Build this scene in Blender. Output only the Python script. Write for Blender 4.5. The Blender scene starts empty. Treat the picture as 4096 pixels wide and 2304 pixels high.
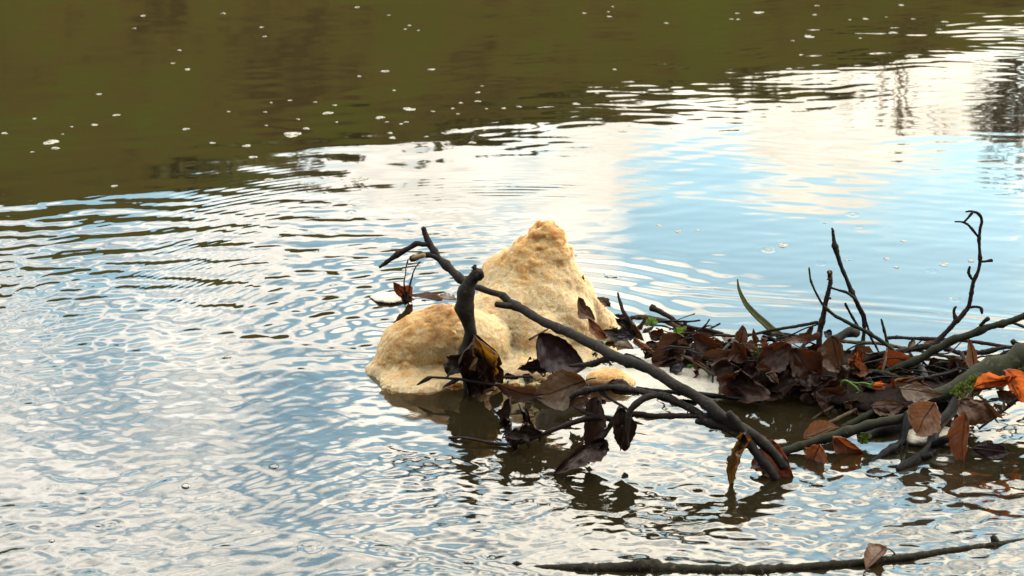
import bpy, math, random
import numpy as np
from mathutils import Vector, Matrix, noise as mnoise

rad = math.radians
SC = bpy.context.scene
COL = SC.collection
random.seed(7)

# ------------------------------------------------------------------ camera
CAM_H, PITCH, FPX = 1.22, rad(20.0), 7643.0     # eye height, tilt down, focal length in pixels of a 4096 wide frame
cam_data = bpy.data.cameras.new("camera")
cam_data.sensor_width = 36.0
cam_data.lens = 36.0 * FPX / 4096.0
cam_data.clip_start, cam_data.clip_end = 0.05, 2000.0
cam_data.dof.use_dof = True
cam_data.dof.focus_distance = 3.05
cam_data.dof.aperture_fstop = 14.0
cam = bpy.data.objects.new("camera", cam_data)
cam.location = (0, 0, CAM_H)
cam.rotation_euler = (rad(90) - PITCH, 0, 0)
COL.objects.link(cam)
SC.camera = cam

# ------------------------------------------------------------------ sky, sun, exposure
SUN_EL, SUN_AZ = rad(24), rad(58)               # azimuth measured clockwise from +Y (straight ahead)
sun_data = bpy.data.lights.new("sun", 'SUN')
sun_data.energy = 0.8
sun_data.angle = rad(9)
sun_data.color = (1.0, 0.86, 0.68)
sun = bpy.data.objects.new("sun", sun_data)
sd = Vector((math.sin(SUN_AZ) * math.cos(SUN_EL), math.cos(SUN_AZ) * math.cos(SUN_EL), math.sin(SUN_EL)))
sun.rotation_euler = sd.to_track_quat('Z', 'Y').to_euler()
COL.objects.link(sun)

SC.view_settings.view_transform = 'Standard'
SC.view_settings.look = 'None'
SC.view_settings.exposure = 1.0
SC.view_settings.gamma = 1.0
SC.view_settings.use_curve_mapping = False
SC.cycles.use_denoising = True
SC.cycles.max_bounces = 8
SC.cycles.transparent_max_bounces = 8
SC.cycles.sample_clamp_indirect = 6.0
SC.cycles.caustics_reflective = False
SC.cycles.caustics_refractive = False


class NT:
    """small helper round a node tree"""
    def __init__(self, tree):
        self.t = tree
        tree.nodes.clear()

    def n(self, typ, **kw):
        nd = self.t.nodes.new(typ)
        for k, v in kw.items():
            if k.startswith("i_"):
                key = k[2:]
                key = int(key) if key.isdigit() else key.replace("_", " ")
                self.set(nd.inputs[key], v)
            else:
                setattr(nd, k, v)
        return nd

    def set(self, sock, v):
        if isinstance(v, bpy.types.NodeSocket):
            self.t.links.new(v, sock)
        elif hasattr(v, "outputs"):
            self.t.links.new(v.outputs[0], sock)
        else:
            sock.default_value = v

    def math(self, op, a, b=0.0, c=0.0, clamp=False):
        nd = self.t.nodes.new("ShaderNodeMath")
        nd.operation = op
        nd.use_clamp = clamp
        for i, v in enumerate((a, b, c)):
            self.set(nd.inputs[i], v)
        return nd.outputs[0]

    def vmath(self, op, a, b=(0, 0, 0)):
        nd = self.t.nodes.new("ShaderNodeVectorMath")
        nd.operation = op
        self.set(nd.inputs[0], a)
        self.set(nd.inputs[1], b)
        return nd.outputs["Value"] if op in ("DISTANCE", "LENGTH", "DOT_PRODUCT") else nd.outputs[0]

    def mix(self, f, a, b, mode='MIX'):
        nd = self.t.nodes.new("ShaderNodeMix")
        nd.data_type = 'RGBA'
        nd.blend_type = mode
        self.set(nd.inputs[0], f)
        self.set(nd.inputs[6], a)
        self.set(nd.inputs[7], b)
        return nd.outputs[2]

    def ramp(self, f, stops):
        nd = self.t.nodes.new("ShaderNodeValToRGB")
        el = nd.color_ramp.elements
        while len(el) < len(stops):
            el.new(0.5)
        for e, (p, c) in zip(el, stops):
            e.position = p
            e.color = (c, c, c, 1) if not hasattr(c, "__len__") else (*c[:3], 1)
        self.set(nd.inputs[0], f)
        return nd.outputs[0]

    def noise(self, vec, scale, detail=4.0, rough=0.55, dist=0.0, color=False):
        nd = self.t.nodes.new("ShaderNodeTexNoise")
        self.set(nd.inputs["Vector"], vec)
        nd.inputs["Scale"].default_value = scale
        nd.inputs["Detail"].default_value = detail
        nd.inputs["Roughness"].default_value = rough
        nd.inputs["Distortion"].default_value = dist
        return nd.outputs[1] if color else nd.outputs[0]


def rgb(r, g, b):
    return (r, g, b, 1.0)


def sky_dir(px, py):
    """direction of the sky mirrored by flat water at this place of the photograph"""
    a, b = (px - 2048) / FPX, -(py - 1152) / FPX
    d = Vector((a, math.cos(PITCH) + b * math.sin(PITCH), math.sin(PITCH) - b * math.cos(PITCH)))
    return d.normalized()


world = bpy.data.worlds.new("World")
SC.world = world
world.use_nodes = True
w = NT(world.node_tree)
tc = w.n("ShaderNodeTexCoord")
gen = tc.outputs["Generated"]
sky = w.n("ShaderNodeTexSky", sky_type='NISHITA', sun_disc=False, sun_elevation=SUN_EL, sun_rotation=SUN_AZ,
          altitude=100.0, air_density=1.0, dust_density=0.6, ozone_density=2.2)
sep = w.n("ShaderNodeSeparateXYZ", i_0=gen)
zz = w.math('MAXIMUM', w.math('ADD', sep.outputs[2], 0.10), 0.05)
cx = w.math('DIVIDE', sep.outputs[0], zz)
cy = w.math('DIVIDE', sep.outputs[1], zz)
flat = w.n("ShaderNodeCombineXYZ", i_0=cx, i_1=cy, i_2=0.0)
n1 = w.noise(flat.outputs[0], 1.9, 7.0, 0.60, 0.5)
n2 = w.noise(flat.outputs[0], 4.2, 5.0, 0.6, 0.2)
dens = w.math('ADD', w.math('MULTIPLY', n1, 0.62), w.math('MULTIPLY', n2, 0.38))
# where the cloud layer is thicker (+) or broken open (-)
for (px, py, r, wgt) in ((3350, 930, 0.10, -0.20), (2700, 900, 0.07, -0.12), (3900, 1020, 0.07, -0.14), (500, 960, 0.07, -0.12), (1500, 1500, 0.075, -0.14),
                         (1900, 1700, 0.06, -0.13), (1650, 760, 0.06, 0.08), (2450, 600, 0.05, 0.06), (2100, 720, 0.04, -0.07), (2750, 700, 0.04, -0.06), (3300, 500, 0.10, 0.25),
                         (350, 1600, 0.06, -0.10), (1150, 2000, 0.05, -0.08), (2900, 1950, 0.04, -0.10), (3500, 2150, 0.05, -0.08), (2300, 2150, 0.04, -0.06)):
    dv = w.vmath('DISTANCE', gen, tuple(sky_dir(px, py)))
    f = w.n("ShaderNodeMapRange", interpolation_type='SMOOTHSTEP', i_0=dv, i_1=0.0, i_2=r, i_3=wgt, i_4=0.0)
    dens = w.math('ADD', dens, f.outputs[0])
cover = w.n("ShaderNodeMapRange", interpolation_type='SMOOTHSTEP', i_0=dens, i_1=0.40, i_2=0.53, i_3=0.0, i_4=1.0).outputs[0]
sunang = w.vmath('DOT_PRODUCT', gen, tuple(sd))
glow = w.n("ShaderNodeMapRange", interpolation_type='SMOOTHSTEP', i_0=sunang, i_1=-0.4, i_2=1.0, i_3=0.72, i_4=1.45).outputs[0]
shade = w.n("ShaderNodeMapRange", i_0=n2, i_1=0.3, i_2=0.7, i_3=0.60, i_4=1.14).outputs[0]
elev = w.math('ADD', 0.10, w.math('MULTIPLY', w.math('MINIMUM', w.math('MAXIMUM', sep.outputs[2], 0.05), 0.55), 2.6))
cb = w.math('MULTIPLY', w.math('MULTIPLY', w.math('MULTIPLY', glow, shade), elev), 14.5)
warm = w.n("ShaderNodeMapRange", i_0=sunang, i_1=0.42, i_2=0.88, i_3=0.0, i_4=1.0).outputs[0]
ccol = w.mix(warm, rgb(1.0, 0.957, 0.87), rgb(1.0, 0.88, 0.66))
cloud = w.vmath('MULTIPLY', ccol, w.n("ShaderNodeCombineXYZ", i_0=cb, i_1=cb, i_2=cb).outputs[0])
blue = w.vmath('MULTIPLY', sky.outputs[0], (2.95, 3.0, 2.22))
skycol = w.mix(cover, blue, cloud)
bg = w.n("ShaderNodeBackground", i_0=skycol, i_1=0.15)
out = w.n("ShaderNodeOutputWorld", i_0=bg.outputs[0])


# ------------------------------------------------------------------ geometry helpers
def at(px, py, Y):
    """the point that stands Y metres in front of the camera foot and shows at (px, py) of the photograph"""
    a, b = (px - 2048) / FPX, -(py - 1152) / FPX
    d = Vector((a, math.cos(PITCH) + b * math.sin(PITCH), -math.sin(PITCH) + b * math.cos(PITCH)))
    return Vector((0, 0, CAM_H)) + d * (Y / d.y)


def on(px, py, z=0.0):
    """the point at height z that shows at (px, py)"""
    a, b = (px - 2048) / FPX, -(py - 1152) / FPX
    d = Vector((a, math.cos(PITCH) + b * math.sin(PITCH), -math.sin(PITCH) + b * math.cos(PITCH)))
    return Vector((0, 0, CAM_H)) + d * ((z - CAM_H) / d.z)


def mpp(p):
    """metres per photograph pixel at point p"""
    return (p.y * math.cos(PITCH) - (p.z - CAM_H) * math.sin(PITCH)) / FPX


def tag(o, label=None, cat=None, group=None, kind=None):
    if label: o["label"] = label
    if cat: o["category"] = cat
    if group: o["group"] = group
    if kind: o["kind"] = kind
    return o


def link(name, verts, faces, mat, parent=None, origin=None, smooth=True, uv=None, attr=None):
    """ONE mesh object; verts in world space"""
    me = bpy.data.meshes.new(name)
    org = Vector(origin) if origin is not None else (parent.matrix_basis.translation.copy() if parent else Vector((0, 0, 0)))
    if isinstance(verts, np.ndarray):
        V = verts - np.array(org)[None, :]
        me.vertices.add(len(V))
        me.vertices.foreach_set("co", V.astype(np.float32).ravel())
        F = np.asarray(faces)
        me.loops.add(F.size)
        me.loops.foreach_set("vertex_index", F.astype(np.int32).ravel())
        me.polygons.add(len(F))
        me.polygons.foreach_set("loop_start", (np.arange(len(F)) * F.shape[1]).astype(np.int32))
        me.update(calc_edges=True)
    else:
        me.from_pydata([tuple(Vector(v) - org) for v in verts], [], faces)
    if smooth:
        me.polygons.foreach_set("use_smooth", [True] * len(me.polygons))
    if uv is not None:
        lay = me.uv_layers.new(name="uv")
        idx = np.empty(len(me.loops), dtype=np.int32)
        me.loops.foreach_get("vertex_index", idx)
        lay.data.foreach_set("uv", np.asarray(uv, dtype=np.float32)[idx].ravel())
    if attr is not None:
        for k, vals in attr.items():
            at_ = me.attributes.new(k, 'FLOAT', 'POINT')
            at_.data.foreach_set("value", np.asarray(vals, dtype=np.float32))
    me.materials.append(mat)
    me.validate()
    o = bpy.data.objects.new(name, me)
    COL.objects.link(o)
    if parent is not None:
        o.parent = parent
    else:
        o.location = org
    return o


def catmull(P, step_fn):
    """P: list of (Vector, r); smooth dense path"""
    outp = []
    n = len(P)
    for i in range(n - 1):
        p0 = P[max(i - 1, 0)][0]; p1, r1 = P[i]; p2, r2 = P[i + 1]; p3 = P[min(i + 2, n - 1)][0]
        k = max(1, int(round((p2 - p1).length / step_fn(0.5 * (r1 + r2)))))
        for j in range(k):
            t = j / k
            q = 0.5 * ((2 * p1) + (p2 - p0) * t + (2 * p0 - 5 * p1 + 4 * p2 - p3) * t * t + (3 * p1 - p0 - 3 * p2 + p3) * t ** 3)
            outp.append((q, r1 + (r2 - r1) * t))
    outp.append(P[-1])
    return outp


def tube(P, seg=9, rough=0.12, seed=0.0, knots=0, step=None, flat=1.0):
    """closed tapering tube; returns verts, faces"""
    path = catmull(P, step or (lambda r: max(0.0035, r * 0.9)))
    n = len(path)
    rng = random.Random(seed)
    kn = [(rng.random() * n, rng.uniform(0.12, 0.42)) for _ in range(knots)]
    verts, faces = [], []
    prev = None
    for i, (p, r) in enumerate(path):
        t = (path[min(i + 1, n - 1)][0] - path[max(i - 1, 0)][0])
        t = t.normalized() if t.length > 1e-9 else Vector((1, 0, 0))
        if prev is None:
            up = Vector((0, 0, 1)) if abs(t.z) < 0.9 else Vector((0, 1, 0))
            a = t.cross(up).normalized()
        else:
            a = (prev - t * prev.dot(t)).normalized()
        prev = a
        b = t.cross(a)
        kk = 1.0 + sum(s * math.exp(-((i - c) / 1.3) ** 2) for c, s in kn)
        for j in range(seg):
            th = 2 * math.pi * j / seg
            q = p + (a * math.cos(th) + b * math.sin(th) * flat) * r
            m = mnoise.noise(q * (0.55 / max(r, 0.0015)) + Vector((seed, 0, 0))) + 0.6 * mnoise.noise(q * (1.6 / max(r, 0.0015)))
            verts.append(p + (q - p) * kk * (1 + rough * m))
    for i in range(n - 1):
        for j in range(seg):
            j2 = (j + 1) % seg
            faces.append((i * seg + j, i * seg + j2, (i + 1) * seg + j2, (i + 1) * seg + j))
    for end, sgn in ((0, -1), (n - 1, 1)):
        p, r = path[end]
        q = path[1][0] if end == 0 else path[-2][0]
        d = (p - q).normalized()
        c = len(verts)
        verts.append(p + d * r * 0.45)
        for j in range(seg):
            j2 = (j + 1) % seg
            e = end * seg
            faces.append((e + j2, e + j, c) if sgn < 0 else (e + j, e + j2, c))
    return verts, faces


def px_path(pts, Y0, Y1):
    """[(px, py, rpx)] with the depth running from Y0 to Y1 -> [(Vector, r)]"""
    L = [0.0]
    for a, b in zip(pts, pts[1:]):
        L.append(L[-1] + math.hypot(b[0] - a[0], b[1] - a[1]))
    res = []
    for q, l in zip(pts, L):
        p = at(q[0], q[1], q[3] if len(q) > 3 else Y0 + (Y1 - Y0) * l / L[-1])
        res.append((p, q[2] * mpp(p)))
    return res


def stick(name, label, cat, pts, Y0, Y1, mat, twigs=(), group=None, knots=0, rough=0.21, seg=9):
    P = px_path(pts, Y0, Y1)
    v, f = tube(P, seg, rough, seed=pts[0][0] * 0.37, knots=knots)
    o = link(name, v, f, mat, origin=P[-1][0])
    tag(o, label, cat, group)
    for tw in twigs:
        nm, tp, a, b = tw[:4]
        m = tw[4] if len(tw) > 4 else mat
        v, f = tube(px_path(tp, a, b), 7, rough, seed=tp[0][0] * 0.71, knots=2 if nm == "twig" else 0)
        link(nm, v, f, m, parent=o)
    return o


def leaf_shape(u, a=0.80, b=0.80):
    return (max(0.0, math.sin(math.pi * min(1, max(0, u)) ** a)) ** b) * (1 - 0.10 * u)


def leaf(label, base, tip, w, Y, mat, Y2=None, roll=0.0, cup=0.7, bend=0.08, crinkle=1.0, stalk=None, group=None,
         nu=28, nv=15, seed=None, tear=0.0, twist=0.0, name="dead_leaf", midrib=None, cat="leaf", veins=8, z=None):
    """a dead beech leaf from its stalk end to its tip; w = full width in pixels"""
    if 2920 < base[0] < 3470 and 2.86 < Y < 3.02 and z is None:
        Y -= 0.055
        Y2 = None if Y2 is None else Y2 - 0.055
    B = at(base[0], base[1], Y)
    T = at(tip[0], tip[1], Y2 if Y2 is not None else Y)
    if z is not None:
        B, T = on(base[0], base[1], z), on(tip[0], tip[1], z)
    seed = seed if seed is not None else base[0] * 0.613 + tip[1] * 0.217
    Lg = (T - B).length
    X = (T - B) / Lg
    view = (cam.location - (B + T) * 0.5).normalized()
    N = (view - X * view.dot(X)).normalized()
    N = Matrix.Rotation(roll, 3, X) @ N
    S = N.cross(X)
    Wd = w * mpp((B + T) * 0.5) * 0.5
    so = Vector((seed, seed * 0.7, 0))
    crinkle *= 1.45
    verts, uv = [], []
    rs = random.Random(int(seed * 97))
    ea, eb = rs.uniform(0.66, 0.98), rs.uniform(0.62, 1.05)
    if tear == 0 and nu < 30 and rs.random() < 0.3:
        tear = rs.uniform(0.5, 0.8)
    for i in range(nu + 1):
        u = i / nu
        hw = Wd * leaf_shape(u, ea, eb)
        tw = twist * (u - 0.3)
        Si, Ni = S * math.cos(tw) + N * math.sin(tw), N * math.cos(tw) - S * math.sin(tw)
        cu = cup * (0.65 + 0.7 * mnoise.noise(so + Vector((u * 2.2, 9, 0))))
        for j in range(nv + 1):
            v = 2 * j / nv - 1
            edge = 1 + (0.04 * math.sin(u * 46 + v) + 0.22 * crinkle * mnoise.noise(so + Vector((u * 4.0, 3.0 * (v > 0), 31)))) * abs(v) + tear * abs(v) ** 3 * mnoise.noise(so + Vector((u * 9, v * 2, 3)))
            a = cu * v * (1.0 + 0.45 * math.sin(seed * 1.7) * v)
            if abs(cu) > 1e-3:
                s = math.sin(a) / cu
                h = (1 - math.cos(a)) / cu
            else:
                s, h = v, 0.0
            side = hw * s * edge
            hh = hw * abs(h) * (1 if cup >= 0 else -1)
            hh += Wd * crinkle * (0.30 * mnoise.noise(so + Vector((u * 1.3, v * 0.6, 11))) + 0.16 * math.sin(u * 3.0 + seed) * v)
            hh += Lg * 0.16 * min(crinkle, 1.6) * max(0.0, u - 0.72) * (1 if mnoise.noise(so) > -0.1 else -1)
            side += Wd * 0.22 * crinkle * mnoise.noise(so + Vector((u * 1.8, 0, 21)))
            # a soft crease along the midrib and ribs along the side veins
            hh -= 0.05 * hw * math.exp(-(v / 0.13) ** 2)
            hh += 0.030 * Wd * math.cos(2 * math.pi * veins * (u * 0.95 - 0.34 * abs(v))) * min(1, 2.2 * abs(v)) * leaf_shape(u)
            q = Vector((u * 2.6, v * 1.3, 0)) + so
            hh += crinkle * Wd * (0.42 * (abs(mnoise.noise(q)) - 0.2) + 0.26 * (abs(mnoise.noise(q * 2.1 + so)) - 0.2) + 0.10 * mnoise.noise(q * 5.1)) * (0.35 + 0.65 * abs(v))
            hh += crinkle * Wd * 0.30 * max(0.0, abs(v) - 0.55) * (1.0 + 2.2 * mnoise.noise(so + Vector((u * 1.9, 4.0 * (v > 0), 41)))) * 1.6
            x = Lg * u + crinkle * 0.05 * Wd * mnoise.noise(q * 1.7 + Vector((0, 0, 5)))
            p = B + X * x + Si * side + Ni * (hh + bend * Lg * 4 * u * (1 - u))
            verts.append(p)
            uv.append((u, 0.5 + 0.5 * v))
    faces = []
    m = nv + 1
    rng = random.Random(int(seed * 10))
    for i in range(nu):
        for j in range(nv):
            if tear > 0.5 and 0.1 < i / nu < 0.95 and (j < 2 or j > nv - 3) and rng.random() < 0.25:
                continue
            faces.append((i * m + j, i * m + j + 1, (i + 1) * m + j + 1, (i + 1) * m + j))
    o = link(name, verts, faces, mat, origin=B, uv=uv)
    tag(o, label, cat, group)
    mid = nv // 2
    # the midrib, standing a little proud of the blade on the camera's side
    rib = []
    for i in range(0, nu, 3):
        c = (Vector(verts[i * m + mid]) + Vector(verts[i * m + nv - mid])) * 0.5
        rib.append((c + N * 0.0003, max(0.00035, (0.0011 if midrib is None else midrib) * (1 - 0.75 * i / nu))))
    v, f = tube(rib, 5, 0.0, step=lambda r: 0.02)
    link("midrib", v, f, MAT_STALK if midrib is None else mat, parent=o)
    if stalk is not None:
        E = at(stalk[0], stalk[1], Y) if z is None else on(stalk[0], stalk[1], z + 0.004)
        d = (E - B)
        v, f = tube([(B + X * 0.004, 0.0011), (B + d * 0.5 + Vector((0, 0, 0.1 * d.length)), 0.0010), (E, 0.0013)], 6, 0.05)
        link("stalk", v, f, MAT_STALK, parent=o)
    return o


# ------------------------------------------------------------------ materials
def new_mat(name):
    m = bpy.data.materials.new(name)
    m.use_nodes = True
    return m, NT(m.node_tree)


def bark_mat(name, c1, c2, c3, rough=0.75, scale=90, bump=0.5, moss=None, moss_amt=0.5, spec=0.14):
    m, t = new_mat(name)
    c1, c2, c3 = [tuple(v * 0.25 for v in c) for c in (c1, c2, c3)]
    tcd = t.n("ShaderNodeTexCoord")
    ob = tcd.outputs["Object"]
    a = t.noise(ob, scale, 6, 0.65)
    b = t.noise(ob, scale * 0.25, 3, 0.5)
    fine = t.noise(ob, scale * 6, 3, 0.6)
    col = t.ramp(a, [(0.30, c1), (0.52, c2), (0.75, c3)])
    col = t.mix(t.ramp(b, [(0.4, 0.0), (0.62, 1.0)]), col, t.mix(0.5, col, rgb(*c1)))
    if moss:
        g = t.n("ShaderNodeNewGeometry")
        up = t.n("ShaderNodeSeparateXYZ", i_0=g.outputs["Normal"]).outputs[2]
        f = t.math('MULTIPLY', t.ramp(t.math('ADD', t.math('MULTIPLY', up, 0.35), t.noise(ob, scale * 0.4, 5, 0.7)), [(0.45, 0.0), (0.75, 1.0)]), moss_amt)
        col = t.mix(f, col, rgb(*moss))
    spots = t.ramp(t.noise(ob, scale * 2.6, 2, 0.5), [(0.58, 0.0), (0.68, 1.0)])
    patch = t.ramp(t.noise(ob, scale * 0.35, 2, 0.5), [(0.42, 0.15), (0.62, 1.0)])
    col = t.mix(t.math('MULTIPLY', t.math('MULTIPLY', spots, patch), 0.6), col, rgb(c3[0] * 2.6, c3[1] * 2.6, c3[2] * 2.6))
    h = t.math('ADD', t.math('MULTIPLY', a, 0.7), t.math('MULTIPLY', fine, 0.35))
    bp = t.n("ShaderNodeBump", i_Strength=bump, i_Distance=0.0035, i_Height=h)
    bs = t.n("ShaderNodeBsdfPrincipled", i_Base_Color=col, i_Roughness=rough, i_Normal=bp)
    bs.inputs["Specular IOR Level"].default_value = spec
    t.n("ShaderNodeOutputMaterial", i_0=bs.outputs[0])
    return m


def leaf_mat(name, c1, c2, vein, trans=0.2, tcol=None, rough=0.50, spec=0.16, veinamt=0.7, mott=1.0, k=0.48):
    m, t = new_mat(name)
    c1, c2, vein = [tuple(v * k for v in c) for c in (c1, c2, vein)]
    tcol = tuple(v * 0.6 for v in (tcol or (c2[0] * 2.6, c2[1] * 1.5, c2[2] * 0.7)))
    tcd = t.n("ShaderNodeTexCoord")
    ob, uvv = tcd.outputs["Object"], tcd.outputs["UV"]
    s = t.n("ShaderNodeSeparateXYZ", i_0=uvv)
    u, v = s.outputs[0], s.outputs[1]
    av = t.math('MULTIPLY', t.math('ABSOLUTE', t.math('SUBTRACT', v, 0.5)), 2.0)
    lat = t.math('ABSOLUTE', t.math('SUBTRACT', t.math('FRACT', t.math('SUBTRACT', t.math('MULTIPLY', u, 7.6), t.math('MULTIPLY', av, 2.72))), 0.5))
    latm = t.ramp(lat, [(0.0, 1.0), (0.10, 0.0)])
    midm = t.ramp(av, [(0.0, 1.0), (0.05, 0.0)])
    vm = t.math('MAXIMUM', latm, midm)
    inf = t.n("ShaderNodeObjectInfo")
    n1 = t.noise(ob, 55, 5, 0.65)
    n2 = t.noise(ob, 260, 4, 0.7)
    f = t.math('ADD', t.math('MULTIPLY', n1, 0.75), t.math('MULTIPLY', n2, 0.35))
    col = t.ramp(f, [(0.36, c1), (0.72, c2)])
    dark = t.ramp(t.noise(ob, 38, 3, 0.6), [(0.52, 0.0), (0.66, 1.0)])
    col = t.mix(t.math('MULTIPLY', dark, 0.55 * mott), col, rgb(c1[0] * 0.35, c1[1] * 0.33, c1[2] * 0.36))
    col = t.mix(t.math('MULTIPLY', vm, veinamt), col, rgb(*vein))
    val = t.n("ShaderNodeMapRange", i_0=inf.outputs["Random"], i_3=0.75, i_4=1.25).outputs[0]
    hsv = t.n("ShaderNodeHueSaturation", i_Value=val, i_Color=col)
    hgt = t.math('ADD', t.math('MULTIPLY', latm, -0.6), t.math('MULTIPLY', n2, 0.8))
    bp = t.n("ShaderNodeBump", i_Strength=0.5, i_Distance=0.0008, i_Height=hgt)
    bs = t.n("ShaderNodeBsdfPrincipled", i_Base_Color=hsv, i_Roughness=t.ramp(n1, [(0.3, max(0.12, rough - 0.18)), (0.7, rough + 0.12)]), i_Normal=bp)
    bs.inputs["Specular IOR Level"].default_value = spec
    tc_ = tcol
    tl = t.n("ShaderNodeBsdfTranslucent", i_0=t.mix(t.math('MULTIPLY', vm, 0.6), rgb(*tc_), rgb(tc_[0] * .3, tc_[1] * .25, tc_[2] * .2)))
    mx = t.n("ShaderNodeMixShader", i_0=trans, i_1=bs.outputs[0], i_2=tl.outputs[0])
    t.n("ShaderNodeOutputMaterial", i_0=mx.outputs[0])
    return m


def plain_mat(name, c1, c2, scale=120, rough=0.6, trans=0.0, bump=0.3, spec=0.15):
    m, t = new_mat(name)
    ob = t.n("ShaderNodeTexCoord").outputs["Object"]
    n = t.noise(ob, scale, 5, 0.6)
    col = t.ramp(n, [(0.3, c1), (0.7, c2)])
    bp = t.n("ShaderNodeBump", i_Strength=bump, i_Distance=0.001, i_Height=n)
    bs = t.n("ShaderNodeBsdfPrincipled", i_Base_Color=col, i_Roughness=rough, i_Normal=bp)
    bs.inputs["Specular IOR Level"].default_value = spec
    sh = bs.outputs[0]
    if trans > 0:
        tl = t.n("ShaderNodeBsdfTranslucent", i_0=col)
        sh = t.n("ShaderNodeMixShader", i_0=trans, i_1=sh, i_2=tl.outputs[0]).outputs[0]
    t.n("ShaderNodeOutputMaterial", i_0=sh)
    return m


BARK = bark_mat("bark_grey_brown", (0.016, 0.012, 0.011), (0.040, 0.031, 0.028), (0.085, 0.070, 0.062))
BARK_STUMP = bark_mat("bark_stump", (0.014, 0.011, 0.008), (0.035, 0.028, 0.020), (0.075, 0.065, 0.05), scale=70, bump=0.8)
BARK_RED = bark_mat("bark_red_brown", (0.018, 0.010, 0.009), (0.040, 0.022, 0.019), (0.075, 0.045, 0.038))
BARK_OLIVE = bark_mat("bark_olive", (0.006, 0.0055, 0.004), (0.013, 0.012, 0.008), (0.030, 0.029, 0.018), moss=(0.013, 0.017, 0.005), moss_amt=0.4)
BARK_MOSS = bark_mat("bark_mossy", (0.010, 0.009, 0.008), (0.028, 0.026, 0.022), (0.085, 0.08, 0.066), moss=(0.018, 0.022, 0.007), moss_amt=0.55, scale=60, bump=0.7)
BARK_WET = bark_mat("bark_black_wet", (0.006, 0.006, 0.007), (0.012, 0.012, 0.014), (0.03, 0.03, 0.034), rough=0.42, spec=0.06)
BARK_LOG = bark_mat("bark_log", (0.010, 0.006, 0.006), (0.024, 0.015, 0.014), (0.095, 0.07, 0.06), rough=0.6, spec=0.06, moss=(0.014, 0.017, 0.006), moss_amt=0.3, scale=80, bump=1.0)
BARK_GREY = bark_mat("bark_pale_grey", (0.04, 0.038, 0.038), (0.11, 0.105, 0.10), (0.2, 0.19, 0.18))
STRAW = bark_mat("straw_tan", (0.06, 0.04, 0.02), (0.14, 0.10, 0.055), (0.24, 0.18, 0.11), scale=60)
WOOD = plain_mat("split_wood", (0.10, 0.065, 0.03), (0.22, 0.15, 0.07))
MAT_STALK = plain_mat("leaf_stalk", (0.015, 0.010, 0.008), (0.035, 0.022, 0.016))
GREEN = plain_mat("green_stem", (0.045, 0.095, 0.014), (0.09, 0.16, 0.028), trans=0.3)
REED = plain_mat("olive_reed", (0.045, 0.05, 0.018), (0.09, 0.095, 0.04), trans=0.15, rough=0.5)
GREEN_LEAF = leaf_mat("green_leaf", (0.03, 0.09, 0.012), (0.06, 0.16, 0.02), (0.10, 0.2, 0.05), 0.4, (0.25, 0.5, 0.05))

L_DARK = leaf_mat("leaf_dark_brown", (0.020, 0.011, 0.009), (0.048, 0.026, 0.020), (0.016, 0.009, 0.008), 0.10)
L_MAROON = leaf_mat("leaf_maroon", (0.020, 0.010, 0.008), (0.056, 0.024, 0.016), (0.014, 0.007, 0.006), 0.10, (0.26, 0.07, 0.02))
L_PLUM = leaf_mat("leaf_plum", (0.016, 0.008, 0.012), (0.036, 0.018, 0.022), (0.012, 0.007, 0.009), 0.05, rough=0.35)
L_BROWN = leaf_mat("leaf_brown", (0.055, 0.026, 0.016), (0.12, 0.060, 0.036), (0.030, 0.015, 0.011), 0.10, (0.30, 0.12, 0.05))
L_TAN = leaf_mat("leaf_tan", (0.11, 0.064, 0.042), (0.23, 0.14, 0.095), (0.05, 0.028, 0.022), 0.22, mott=0.8, k=0.66)
L_GREY = leaf_mat("leaf_grey_brown", (0.06, 0.043, 0.032), (0.14, 0.108, 0.085), (0.032, 0.022, 0.018), 0.10, mott=0.6, k=1.05)
L_SLATE = leaf_mat("leaf_slate", (0.014, 0.014, 0.016), (0.035, 0.036, 0.042), (0.012, 0.012, 0.013), 0.03, rough=0.3)
L_RUST = leaf_mat("leaf_rust", (0.078, 0.030, 0.015), (0.165, 0.068, 0.035), (0.05, 0.016, 0.009), 0.22, (0.55, 0.14, 0.03))
L_ORANGE = leaf_mat("leaf_orange", (0.30, 0.050, 0.016), (0.55, 0.125, 0.045), (0.20, 0.05, 0.02), 0.40, (0.95, 0.22, 0.05), rough=0.3, mott=1.1, k=0.42)
L_GOLD = leaf_mat("leaf_golden", (0.032, 0.017, 0.008), (0.105, 0.052, 0.018), (0.015, 0.008, 0.005), 0.22, (0.60, 0.26, 0.03), mott=1.4)
L_RED = leaf_mat("leaf_red", (0.060, 0.014, 0.009), (0.13, 0.034, 0.018), (0.028, 0.009, 0.008), 0.20, (0.45, 0.09, 0.02))

# ================================================================== LARGE STRUCTURE
def smooth(a, b, x):
    t = np.clip((x - a) / (b - a), 0, 1)
    return t * t * (3 - 2 * t)


# ------------------------------------------------------------------ water: a real rippled surface
def gauss_waves(X, Y, lmin, lmax, n, mean, spread, seed):
    """random wave field, unit rms slope"""
    r = np.random.RandomState(seed)
    h = np.zeros_like(X)
    for _ in range(n):
        lam = math.exp(r.uniform(math.log(lmin), math.log(lmax)))
        k = 2 * math.pi / lam
        th = mean + spread * r.uniform(-1, 1)
        h += math.sqrt(2.0 / n) / k * np.sin(k * (X * math.cos(th) + Y * math.sin(th)) + r.uniform(0, 6.283))
    return h


def px_of(X, Y):
    zc = Y * math.cos(PITCH) + CAM_H * math.sin(PITCH)
    yc = Y * math.sin(PITCH) - CAM_H * math.cos(PITCH)
    return 2048 + FPX * X / zc, 1152 - FPX * yc / zc


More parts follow.
